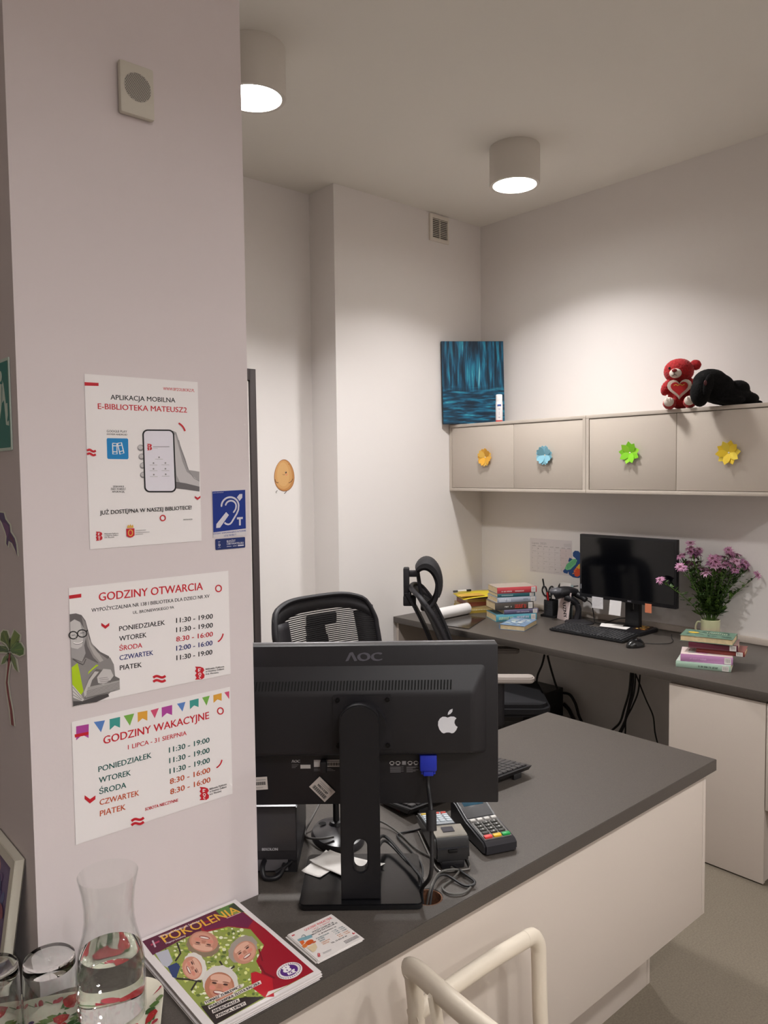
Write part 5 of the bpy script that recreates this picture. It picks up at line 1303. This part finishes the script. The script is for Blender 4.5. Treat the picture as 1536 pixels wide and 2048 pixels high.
stk = [('sky-blue paperback with pale lettering, lowest of the book stack by the pen holder', -.0, .0, .242, .165, .038, '6fa8b8', '5aa2b4', [('', .06, .42, .3, .42, 'cfe0b8'), ('', .5, .8, .45, .3, 'dcd4ea')], 0),
       ('dark purple book, second from the bottom of the book stack', .05, .006, .205, .14, .025, '6d6684', '5f5a78', [('', .36, .72, .35, .25, 'cfc8dc')], 0),
       ('thick dark book with red lettering, third from the bottom of the book stack', -.002, .010, .232, .15, .040, '5a5048', '4d4640', [('', .24, .42, .35, .2, 'e8e2d6'), ('', .50, .80, .2, .55, 'c8483a')], 1),
       ('pale grey hardback with big lettering, third from the top of the book stack', .012, .012, .235, .155, .030, 'b7bcc6', 'a9b0be', [('', .04, .34, .2, .55, 'e9ecf0'), ('', .66, .78, .4, .3, '6d7686')], 2),
       ('dark teal book with rounded spine, second from the top of the book stack', .014, .014, .226, .15, .022, '3f747c', '2f656e', [('', .1, .4, .35, .3, 'b7d2d2')], 1),
       ('coral red hardback in a clear cover, topmost of the book stack by the pen holder', .012, .012, .236, .158, .034, 'b3a49a', 'c2444c', [('', .1, .36, .25, .2, 'efd8d4'), ('', .42, .66, .25, .2, 'efd8d4')], 0)]
z = Zs
for lb, dx, dy, L, D, Hh, cv, sp, tx, rr_ in stk:
    book('book', lb, base+ux*dx+uy*dy+Vector((0, 0, z-Zs)), A0+rr_*.8, L, D, Hh, cv, sp, txt=tx, group=G); z += Hh+.0004
def cover1(q, L, D):
    q.poly([(.002, .002), (L-.002, .002), (L-.002, D-.002), (.002, D-.002)], P('6f86a0'), False)
    for i in range(22): q.disc((random.uniform(.02, L-.02), random.uniform(.02, D-.02)), random.uniform(.008, .02), random.uniform(.005, .014), P(random.choice(('8fa6b8', '5a6f8c', 'a9b8b4', '4f5f78'))), random.uniform(0, 180), 10)
    strokes(q, L*.2, L*.75, D*.55, .022, P('dfe2e0')); strokes(q, L*.3, L*.72, D*.3, .02, P('dfe2e0'))
# single book in front: its fore edge and tail face the viewer
bo = onz(960+250/6.4, 1040+1400/6.4, TOP); bf = onz(960+560/6.4, 1040+1445/6.4, TOP); brr = onz(960+760/6.4, 1040+1330/6.4, TOP)
du = (brr-bf); a = math.degrees(math.atan2(du.y, du.x))
book('book', 'thick paperback with a grey-blue cover lying alone in front of the book stack', Vector((bo.x+ .0, bo.y, TOP+.0004))+(brr-bf).normalized()*.21-Vector((0, 0, 0)), a+180, .21, .14, .027, '6a7f98', lab=False, patch=lambda q, L, D: cover1(q, L, D))
# right stack of five
base2 = Vector((3.080, 1.612, Zs)); A2 = math.degrees(math.atan2(1.407-1.609, 3.153-3.080))
G2 = 'books stacked at the right end of the desk'
def pinkc(q, L, D):
    q.poly([(.002, .002), (L-.002, .002), (L-.002, D-.002), (.002, D-.002)], P('e2cfcb'), False)
    for i in range(9):
        x, y = random.uniform(.04, L-.05), random.uniform(.03, D-.03); q.disc((x, y), random.uniform(.02, .035), random.uniform(.008, .014), P(random.choice(('d9a0b8', 'ecd9c8', 'c98fb0', 'eee0cc', 'b7c0b8'))), random.uniform(-30, 30), 14)
    q.line([(.03, .03), (.08, .05), (.13, .04), (.17, .07)], .003, P('8a5a6a')); q.line([(.05, .09), (.1, .08), (.16, .1)], .002, P('8a7a6a'))
def greenc(q, L, D):
    q.poly([(.002, .002), (L-.002, .002), (L-.002, D-.002), (.002, D-.002)], P('66806f'), False)
    for i in range(20): q.disc((random.uniform(.02, L-.02), random.uniform(.02, D-.02)), random.uniform(.006, .02), random.uniform(.004, .01), P(random.choice(('50695c', '7d9684', '8fa694', '4a5f58'))), random.uniform(0, 180), 10)
    q.disc((L-.045, D*.5), .022, .016, P('d9b84a')); strokes(q, L*.15, L*.55, D*.32, .024, P('a9b8a0'))
r2 = Vector((math.cos(math.radians(A2)), math.sin(math.radians(A2)), 0)); n2 = Vector((-r2.y, r2.x, 0))
z = 0
def b2(lb, dx, dy, rz, L, D, Hh, *a, **k):
    global z
    book('book', lb, base2+r2*dx+n2*dy+Vector((0, 0, z)), A2+rz, L, D, Hh, *a, group=G2, **k); z += Hh+.0004
b2('mint green book with black lettering, lowest of the right-hand stack', 0, 0, 0, .216, .135, .026, 'cfd9d2', 'a9c4b2', txt=[('', .42, .78, .35, .28, '2a3a34')])
b2('lilac book with a cream cover, second from the bottom of the right-hand stack', .018, .004, 5, .205, .14, .031, 'dcc9cc', 'c08ab8', txt=[('', .18, .5, .35, .25, 'd9b0d4')], patch=pinkc)
b2('brick red book pushed to the right, third in the right-hand stack', .075, .060, -2, .19, .13, .020, '8a4a44', '7d3530')
b2('maroon and dusty pink book, second from the top of the right-hand stack', .045, .045, 1, .195, .135, .026, 'a9868a', '5f2a38')
# topmost one shows its fore edge to the viewer
book('book', 'muted green hardback with a yellow dot, topmost of the right-hand stack', base2+r2*.228+n2*.175+Vector((0, 0, z)), A2+180-3, .212, .140, .026, '6c8474', lab=False, group=G2, patch=greenc)

# ---- flowers in a pale mug
mug = Vector((3.65, 1.733, TOP))
t = thing('mug', 'pale cream green mug holding the flowers behind the right-hand stack of books', 'mug', mug, 0)
mm = bpy.data.materials.new('two_tone_glaze'); mm.use_nodes = True; nt = mm.node_tree; bs = nt.nodes['Principled BSDF']; bs.inputs['Roughness'].default_value = .3
tc = nt.nodes.new('ShaderNodeTexCoord'); sp = nt.nodes.new('ShaderNodeSeparateXYZ'); rp = nt.nodes.new('ShaderNodeValToRGB')
mr_ = nt.nodes.new('ShaderNodeMapRange'); mr_.inputs['From Max'].default_value = .11
nt.links.new(tc.outputs['Object'], sp.inputs[0]); nt.links.new(sp.outputs['Z'], mr_.inputs['Value']); nt.links.new(mr_.outputs['Result'], rp.inputs['Fac']); nt.links.new(rp.outputs['Color'], bs.inputs['Base Color'])
e = rp.color_ramp.elements; e[0].position = .2; e[0].color = (*rgb('d9bda8'), 1); e[1].position = .75; e[1].color = (*rgb('cfd0a8'), 1)
b = MB(); b.lathe([(.0001, 0), (.040, 0), (.043, .004), (.044, .108), (.0415, .110), (.0395, .106), (.0385, .008), (.0001, .006)], mm, 40); b.build('body', t)
b = MB(); b.tube([(-.005, .042, .09), (-.008, .062, .088), (-.01, .070, .06), (-.008, .062, .032), (-.005, .042, .028)], .005, mm, 10); b.build('handle', t)
stm = M('4d6b2c', .6); lfm = M('3f5a2a', .6, var=(80, .25)); lf2 = M('5f7f36', .6); ptm = M('b57a9c', .6); pt2 = M('a0688e', .6); pt3 = M('cda0ba', .6); ctm = M('7a4a5c', .8)
rg = random.Random(5)
FR = Vector((math.sin(YAW+.32), math.cos(YAW+.32), 0)); RT = Vector((FR.y, -FR.x, 0))
NF = 27
for i in range(NF):
    # heads spread in a fan: wide across the view, shallower in depth
    u = -1+2*(i+.5)/NF+rg.uniform(-.05, .05); dep = rg.uniform(-.7, .55)
    hz = rg.uniform(.365, .455)-abs(u)*.02-(.05 if abs(u+.12) < .14 else 0)
    head = RT*(u*.17+.004)+FR*(dep*.085)+Vector((0, 0, hz))
    if i == 0: head = RT*-.235+FR*-.02+Vector((0, 0, .30))
    if i == NF-1: head = RT*.20+FR*-.04+Vector((0, 0, .34))
    a0 = rg.uniform(0, 2*PI); foot = Vector((math.cos(a0)*.022, math.sin(a0)*.022, .008)); rim = Vector((head.x, head.y, 0))*.13+Vector((rg.uniform(-.01, .01), rg.uniform(-.01, .01), .112))
    t = thing('chrysanthemum', 'pink chrysanthemum stem standing in the pale mug on the desk', 'flower', mug, 0, 'pink chrysanthemums in the mug')
    mid = rim.lerp(head, .5)+Vector((head.x, head.y, 0))*-.10
    path = [foot, rim, mid, head]
    b = MB(); b.tube(path, [.0022, .0022, .0019, .0015], stm, 6, 6); b.build('stem', t)
    b = MB()
    for k in range(38):
        f = rg.uniform(.06, .93); p = rim.lerp(mid, f*2) if f < .5 else mid.lerp(head, f*2-1)
        an = rg.uniform(0, 2*PI); d = Vector((math.cos(an), math.sin(an), rg.uniform(.1, 1.0))).normalized(); L = rg.uniform(.028, .055)*(1.1-f*.45)
        sd = d.cross(Vector((0, 0, 1))).normalized()*L*.2; nn = sd.cross(d).normalized()*L*.06
        b.add([p, p+d*L*.35+sd+nn, p+d*L*.55+sd*.55, p+d*L*.7+sd*.9+nn, p+d*L, p+d*L*.7-sd*.9+nn, p+d*L*.55-sd*.55, p+d*L*.35-sd+nn], [[0, 1, 2, 3, 4, 5, 6, 7]], lfm if rg.random() < .65 else lf2, True)
    b.build('foliage', t)
    for hd in ([head] if i in (0, NF-1) else [head, mid.lerp(head, .8)+RT*rg.uniform(-.05, .05)+FR*rg.uniform(-.03, .03)+Vector((0, 0, rg.uniform(.03, .075)))]):
        if hd is not head:
            b = MB(); b.tube([mid.lerp(head, .62), mid.lerp(hd, .75), hd], [.0016, .0014, .0012], stm, 6, 5); b.build('side_stem', t)
        b = MB(); up = (Vector((hd.x, hd.y, 0))*1.6+Vector((rg.uniform(-.35, .1), rg.uniform(-.35, .1), .42))).normalized(); X = Matrix.Translation(hd) @ up.to_track_quat('Z', 'Y').to_matrix().to_4x4()
        R = rg.uniform(.022, .031); m3 = rg.choice((ptm, ptm, pt2, pt3)); n = 16
        for k in range(n):
            a1 = 2*PI*k/n+rg.uniform(-.08, .08); dr = rg.uniform(-.5, .25)*R
            for (m4, rr1, zz, w) in ((m3, R, dr, .17), (pt3 if k % 2 else m3, R*.66, dr*.4+.003, .2)):
                c, s_ = math.cos(a1), math.sin(a1); b.add([(0, 0, .001), (rr1*.55*c-rr1*w*s_, rr1*.55*s_+rr1*w*c, zz*.2+.003), (rr1*c, rr1*s_, zz), (rr1*.55*c+rr1*w*s_, rr1*.55*s_-rr1*w*c, zz*.2+.003)], [[0, 3, 2, 1]], m4, True, X)
        b.ell((0, 0, .002), (R*.28, R*.28, R*.18), ctm, None, 2); b.v[-42:] = [tuple(X @ Vector(v)) for v in b.v[-42:]]
        b.build('blossom', t)
        b = MB(); b.cyl(X @ Vector((0, 0, -.006)), X @ Vector((0, 0, .001)), .002, stm, 8, .006); b.build('calyx', t)

# ---- left end of the desk: papers, roll, folders
def slab(name, label, cat, pts, z0, z1, m, group=None):
    b = MB(); b.prism([list(pts)], z0, z1, m); o = b.build(name); tag(o, label, cat, group); return o
G3 = 'folders piled in the corner of the desk'
def quad(cx, cy, w, d, a):
    c, s_ = math.cos(math.radians(a)), math.sin(math.radians(a)); return [(cx+x*c-y*s_, cy+x*s_+y*c) for x, y in ((-w/2, -d/2), (w/2, -d/2), (w/2, d/2), (-w/2, d/2))]
yel = M('d9c21e', .5); cl = M('b09a4a', .25, spec=.6)
z = TOP+.0004
for k, (h, c, w, d, a, dx, dy, lb) in enumerate(((.013, 'a98f3a', .31, .225, -28, 0, 0, 'amber see-through folder at the bottom of the pile in the corner'), (.012, 'b59c3c', .30, .22, -25, .004, .006, 'second amber folder from the bottom, with a white comb binding'), (.017, 'b8a070', .30, .22, -30, .0, .004, 'straw-coloured folder in the middle of the corner pile'), (.024, '8a4a34', .26, .20, -26, -.01, .0, 'thick rust-brown folder below the yellow sheets'), (.018, 'b8924e', .28, .215, -29, .0, .0, 'tan envelope folder just below the yellow sheets'))):
    t = slab('folder', lb, 'folder', quad(3.52+dx, 3.09+dy, w, d, a), z, z+h-.0006, M(c, .3, spec=.5), G3)
    if k == 1:
        b = MB()
        for i in range(26): b.box((-.135+i*.0105, -d/2-.001, h/2), (.006, .003, .006), P('e4dcc0'))
        o = b.build('comb_binding', t); o.matrix_parent_inverse = Matrix(); o.location = (3.52+dx, 3.09+dy, z); o.rotation_euler = (0, 0, math.radians(a))
    z += h
def curved_sheet(name, label, c, w, d, a, cx, cy, z, m, lift):
    b = MB(); bb = bmesh.new(); N = 14; g = []
    for i in range(N+1):
        for j in range(5):
            x, y = (i/N-.5)*w, (j/4-.5)*d; g.append(bb.verts.new((x, y, lift*(1-(2*i/N-1)**2))))
    for i in range(N):
        for j in range(4): bb.faces.new((g[i*5+j], g[(i+1)*5+j], g[(i+1)*5+j+1], g[i*5+j+1]))
    b.bm(bb, m); o = b.build(name, loc=(cx, cy, z), rz=a); k = o.modifiers.new('thickness', 'SOLIDIFY'); k.thickness = .001; return tag(o, label, 'paper', 'yellow sheets on the corner pile')
curved_sheet('paper_sheet', 'bright yellow sheet bowed upwards on top of the corner pile', None, .36, .24, -31, 3.53, 3.075, z+.001, yel, .014)
slab('envelope', 'small orange-yellow envelope on the yellow sheet', 'envelope', quad(3.40, 3.09, .15, .09, -26), z+.0175, z+.0190, M('d2a43e', .5))
t = thing('marker_pen', 'black and white marker pen lying on the yellow sheet', 'pen', (3.45, 3.205, z+.023), -20)
b = MB(); b.cyl((-.03, 0, 0), (.03, 0, 0), .0065, M('d9d4cc', .4), 14); b.build('barrel', t)
b = MB(); b.cyl((.03, 0, 0), (.062, 0, 0), .007, M('17171a', .4), 14); b.build('cap', t); b = MB(); b.cyl((-.058, 0, 0), (-.03, 0, 0), .0066, M('4a4a4c', .4), 14); b.build('end', t)
t = thing('paper_roll', 'white paper roll lying along the front of the corner pile', 'paper roll', (3.035, 3.045, TOP+.0335), 2)
b = MB(); X = rotm('Y', 90); b.lathe([(.033, 0), (.033, .30), (.0315, .30), (.0315, 0)], M('e6e3e2', .7), 36, X, closed=True); b.lathe([(.026, .001), (.026, .299), (.0255, .299), (.0255, .001)], M('d6d2d0', .7), 28, T(0, .003, -.0025) @ X, closed=True); b.build('roll', t)
slab('folder', 'dark glossy folder lying flat in front of the paper roll', 'folder', [(2.975, 2.985), (3.015, 2.752), (3.305, 2.885), (3.285, 3.005)], TOP+.0004, TOP+.004, M('2b2724', .12, spec=.6))
slab('card', 'small dark blue card behind the paper roll', 'card', quad(3.19, 3.13, .09, .05, 20), TOP+.0004, TOP+.012, M('3a3a6a', .5))

# ---- under the desk
t = thing('computer_tower', 'black computer tower on the floor under the desk', 'computer', (3.315, 2.618, 0), 0)
b = MB(); b.bx(0, .365, 0, .18, .012, .342, M('0c0b0d', .4), .004); b.build('case', t)
b = MB(); b.bx(-.012, -.0002, .004, .176, .014, .340, M('131216', .3), .004); b.build('front_cover', t)
for x in (.04, .32):
    for y in (.03, .15): b = MB(); b.box((x, y, .006), (.03, .02, .012), blkp); b.build('foot', t)
def hang(pts, r, label): 
    b = MB(); b.tube(pts, r, M('0f0e10', .5), 8); return tag(b.build('cable'), label, 'cable', 'cables hanging under the desk')
dz = TOP-TH
W_ = lambda px, py, x=3.70: onx(px, py, x)
def wp(x, *pp): return [Vector((v.x, v.y, min(v.z, dz))) for v in (onx(px, py, x) for px, py in pp)]
hang(wp(3.60, (1262, 1346), (1258, 1385), (1248, 1420), (1240, 1445), (1225, 1460), (1200, 1480), (1180, 1500)), .006, 'leftmost cable of the bunch hanging under the desk')
hang(wp(3.62, (1266, 1346), (1264, 1380), (1256, 1420), (1248, 1450), (1240, 1470), (1232, 1500)), .007, 'thick middle cable of the bunch hanging under the desk')
hang(wp(3.58, (1271, 1348), (1268, 1385), (1256, 1425), (1246, 1450), (1236, 1470), (1226, 1500)), .005, 'thin cable beside the thick one in the hanging bunch')
hang(wp(3.64, (1280, 1350), (1276, 1385), (1264, 1415), (1252, 1440), (1250, 1470), (1240, 1500)), .0045, 'cable swinging to the right of the hanging bunch')
hang(wp(3.66, (1272, 1350), (1280, 1370), (1292, 1400), (1306, 1432), (1310, 1465), (1316, 1490), (1324, 1520)), .004, 'lone thin cable hanging away to the right under the desk')
hang(wp(3.55, (1089, 1310), (1084, 1330), (1075, 1352), (1073, 1372), (1074, 1385)), .006, 'left cable of the pair running down behind the computer tower')
hang(wp(3.55, (1095, 1311), (1101, 1335), (1111, 1368), (1116, 1380)), .006, 'right cable of the pair running down behind the computer tower')
hang(wp(3.70, (1127, 1386), (1140, 1390), (1151, 1408), (1158, 1432), (1168, 1450), (1185, 1468)), .008, 'thick cable arching out of the back of the computer tower')
hang(wp(3.72, (1127, 1408), (1138, 1420), (1147, 1438), (1158, 1452), (1172, 1470)), .011, 'lower thick cable leaving the back of the computer tower')
# ================================================================== chairs
meshm = M('1b191c', .75, bump=(500, .2), name='chair_mesh'); chp = M('1f1d21', .55, spec=.4, name='chair_plastic'); chg = M('a39a94', .45, name='pale_armrest'); seatm = M('17161a', .9, bump=(400, .3), name='seat_fabric')
def office_chair(label, loc, rz, headrest, slit):
    """faces local -y"""
    t = thing('office_chair', label, 'office chair', loc, rz, 'mesh office chairs')
    def back(u, v):        # u across -1..1, v up 0..1 -> point on the curved backrest
        w = .185+.062*math.sin(min(1, v*1.25)*PI*.55)
        if headrest: y = .235+.05*v+.145*v*v-.055*abs(u)**2.2*(1-.2*v); return Vector((u*w*.92, y, .50+.53*v))
        y = .235+.02*v+.085*v*v-.055*abs(u)**2.2*(1-.2*v)
        return Vector((u*w, y, .545+.575*v))
    # outline of the backrest
    top = lambda u: 1-.10*abs(u)**4.5
    def edge(n=14):
        p = [back(-1, k/n*.885) for k in range(n)] + [back(u/10, top(u/10)) for u in range(-9, 10, 2)] + [back(1, (n-1-k)/n*.885) for k in range(n)] + [back(u/10, .0) for u in range(8, -9, -4)]
        return p
    b = MB(); b.tube(edge(), .013, chp, 10, 3, closed=True, flat=(1.0, .75)); b.build('backrest_frame', t)
    b = MB(); N = slit
    for k in range(N):
        v = .02+k/N*.97; pts = []
        um = 1.0
        for i in range(-10, 11):
            u = i/10
            if v < top(u): pts.append(back(u, v))
        if len(pts) < 3: continue
        h = .575/N*.52
        vs = []; fs = []
        for i, p in enumerate(pts):
            vs += [p+Vector((0, -.0015, -h/2)), p+Vector((0, -.0015, h/2)), p+Vector((0, .0015, h/2)), p+Vector((0, .0015, -h/2))]
            if i: a = (i-1)*4; c = i*4; fs += [[a, a+1, c+1, c][::-1], [a+1, a+2, c+2, c+1][::-1], [a+2, a+3, c+3, c+2][::-1], [a+3, a, c, c+3][::-1]]
        b.add(vs, fs, meshm, False)
    b.build('backrest_mesh', t)
    # wide top band and side bands of denser weave
    b = MB(); bb = bmesh.new(); g = []
    for i in range(25):
        u = -1+2*i/24; a = back(u, top(u)); vv = back(u, top(u)-.085-.02*abs(u)); g.append((bb.verts.new(a+Vector((0, .002, 0))), bb.verts.new(vv+Vector((0, .002, 0)))))
    for i in range(24): bb.faces.new((g[i][0], g[i+1][0], g[i+1][1], g[i][1]))
    b.bm(bb, chp)
    for s_ in (-1, 1):
        bb = bmesh.new(); g = []
        for i in range(21):
            v = i/20*.87; g.append((bb.verts.new(back(s_, v)+Vector((0, .002, 0))), bb.verts.new(back(s_*.66, v)+Vector((0, .002, 0)))))
        for i in range(20): bb.faces.new((g[i][0], g[i+1][0], g[i+1][1], g[i][1]))
        b.bm(bb, chp)
    o = b.build('backrest_band', t); o.modifiers.new('thickness', 'SOLIDIFY').thickness = .004
    # broad spine plate behind the mesh, with a hooked top
    off = (lambda z: .018+.05*max(0, (z-.5)/.55)**2) if headrest else (lambda z: 0)
    b = MB(); b.tube([(0, .10, .42), (0, .24, .44), (0, .300+off(.55), .55), (0, .315+off(.7), .72)], [.03, .032, .034, .034], chp, 12, 6, flat=(1.5, .45))
    for k in range(10):
        za, zb_ = .62+k*.038, .62+(k+1)*.038+.002
        ya = lambda z: (.268+.05*((z-.5)/.53)+.145*((z-.5)/.53)**2) if headrest else (.268+.02*((z-.545)/.575)+.085*((z-.545)/.575)**2)
        hw_ = .055 if k < 8 else .055-.006*(k-7)
        b.add([(x*hw_, ya(z)+d, z) for z in (za, zb_) for x, d in ((-1, 0), (1, 0), (1, .016), (-1, .016))], [[0, 1, 5, 4], [1, 2, 6, 5], [2, 3, 7, 6], [3, 0, 4, 7], [4, 5, 6, 7], [3, 2, 1, 0]], chp, False)
    yt = (.268+.05*.9+.145*.81) if headrest else (.268+.02*.83+.085*.69)
    b.box((.035, yt+.006, .985 if headrest else 1.022), (.15, .014, .045), chp, .006)
    b.build('spine', t)
    b = MB(); b.prism([rrect(-.25, .25, -.24, .23, .07, 8)], .435, .495, seatm, bev=.018, smooth=True); b.build('seat', t)
    b = MB(); b.bx(-.12, .12, -.12, .16, .375, .436, chp, .012); b.build('tilt_mechanism', t)
    for s_ in (-1, 1):
        ar = thing_part = None
        b = MB(); b.tube([(s_*.12, .02, .40), (s_*.26, .02, .405), (s_*.285, .02, .45), (s_*.285, .02, .62)], .02, chp, 10, 5, flat=(1.5, .7)); sup = b.build('armrest_support', t)
        b = MB(); b.prism([rrect(s_*.285-.038, s_*.285+.038, -.15, .12, .03)], .622, .650, chg, bev=.006, smooth=True); b.build('armrest', t)
    b = MB(); b.cyl((0, 0, .10), (0, 0, .375), .026, blkp, 20); b.cyl((0, 0, .09), (0, 0, .22), .034, blkp, 20); b.build('gas_lift', t)
    b = MB()
    for k in range(5):
        a = 2*PI*k/5+.3; d = Vector((math.cos(a), math.sin(a), 0)); b.tube([d*.02+Vector((0, 0, .115)), d*.16+Vector((0, 0, .105)), d*.30+Vector((0, 0, .085))], [.028, .022, .016], chp, 10)
    sb = b.build('star_base', t)
    for k in range(5):
        a = 2*PI*k/5+.3; d = Vector((math.cos(a), math.sin(a), 0)); sd = Vector((-d.y, d.x, 0)); b = MB()
        for q_ in (-.016, .016): b.cyl(d*.30+sd*(q_-.008)+Vector((0, 0, .028)), d*.30+sd*(q_+.008)+Vector((0, 0, .028)), .028, blkp, 18)
        b.cyl(d*.30+Vector((0, 0, .04)), d*.30+Vector((0, 0, .088)), .008, blkp, 10); b.build('caster', sb)
    if headrest:
        # upright bracket behind the backrest carrying a ring-shaped cushion, seen in profile
        b = MB(); b.bx(-.03, .03, .438, .468, .950, 1.128, chp, .006); b.bx(-.032, .032, .405, .470, .935, .985, chp, .006)
        b.bx(-.022, .022, .385, .45, 1.082, 1.112, chp, .005); b.tube([(0, .395, 1.10), (0, .385, 1.03), (0, .372, .955)], .010, chp, 8, 4); b.build('headrest_bracket', t)
        c = Vector((0, .362, 1.030)); arc = lambda r, a, x=0: Vector((x, c.y-r*math.cos(math.radians(a))*.80, c.z+r*math.sin(math.radians(a))*1.25))
        b = MB()
        for s_ in (-.07, .07): b.tube([arc(.082, a, s_) for a in range(118, -101, -18)], .0105, chp, 10, 3)
        for a in (118, -98): b.tube([arc(.082, a, -.07), arc(.082, a, .07)], .0115, chp, 8, 3)
        b.build('headrest_frame', t)
        b = MB(); bb = bmesh.new(); g = []
        A_ = list(range(124, -27, -8))
        for i, a in enumerate(A_):
            th = .031*math.sin(PI*(i+.6)/(len(A_)+.2))**.7+.006; row = []
            for j in range(9):
                x = (j/8-.5)*.20; k = 1-(2*j/8-1)**4*.55; row.append(bb.verts.new(arc(.090+th*k, a, x)))
            for j in range(8, -1, -1):
                x = (j/8-.5)*.20; row.append(bb.verts.new(arc(.086, a, x)))
            g.append(row)
        for i in range(len(g)-1):
            for j in range(18): bb.faces.new((g[i][j], g[i][(j+1) % 18], g[i+1][(j+1) % 18], g[i+1][j]))
        bb.faces.new(g[0]); bb.faces.new(g[-1][::-1]); bmesh.ops.recalc_face_normals(bb, faces=bb.faces[:])
        b.bm(bb, meshm); b.build('headrest_cushion', t)
    return t
office_chair('black mesh office chair behind the large monitor, seen from the front', (1.795, 2.125, 0), 0, False, 74)
office_chair('black mesh office chair with a ring-shaped headrest, seen from the side at the long desk', (2.948, 2.503, 0), 45.6, True, 74)

# ---- pale plastic armchair in front of the counter, facing right
t = thing('armchair', 'pale plastic armchair in front of the counter at the bottom of the photo', 'chair')
wc = M('d8cdbd', .45, spec=.45, name='pale_plastic')
P0 = onz(824, 1936, .752); Q = onz(1080, 1866, .672)
yf = P0.y                      # far side
yn = yf-.50                    # near side
xb = P0.x; xa = Q.x
for y, nm in ((yf, 'far'), (yn, 'near')):
    b = MB(); b.tube([(xa-.030, y-.0, .6675), (xa-.16, y, .672), (xb+.04, y, .668), (xb-.0, y, .662)], .0172, wc, 14, 5, flat=(.85, 1)); b.build('armrest', t)
    b = MB(); b.tube([(xa-.036, y, .668), (xa-.012, y, .664), (xa+.006, y, .640), (xa+.010, y, .60), (xa+.016, y, .46), (xa+.04, y, .20), (xa+.06, y, .0)], .0175, wc, 14, 5, flat=(.85, 1)); b.build('leg', t)
    b = MB(); b.tube([(xb-.004, y-.004*(1 if y == yf else -1), .752), (xb+.004, y, .72), (xb+.010, y, .64), (xb+.006, y, .46), (xb-.05, y, .2), (xb-.09, y, .0)], .0175, wc, 14, 5, flat=(.85, 1)); b.build('leg', t)
b = MB(); b.tube([(xb-.004, yf+.004, .748), (xb-.008, yf-.025, .760), (xb-.024, yf-.12, .765), (xb-.034, (yf+yn)/2, .767), (xb-.024, yn+.12, .765), (xb-.008, yn+.025, .760), (xb-.004, yn-.004, .748)], .0185, wc, 14, 6, flat=(.8, 1.1)); b.build('back_rail', t)
b = MB(); b.prism([rrect(xb-.005, xa-.0, yn+.02, yf-.02, .05)], .43, .448, wc, bev=.006, smooth=True); b.build('seat', t)
b = MB()
for k in range(5): y = yn+.08+k*.085; b.tube([(xb+.005, y, .44), (xb-.0, y, .60), (xb-.028, y, .762)], .009, wc, 8, 5, flat=(.6, 1.4))
o = b.build('back_slat', t)
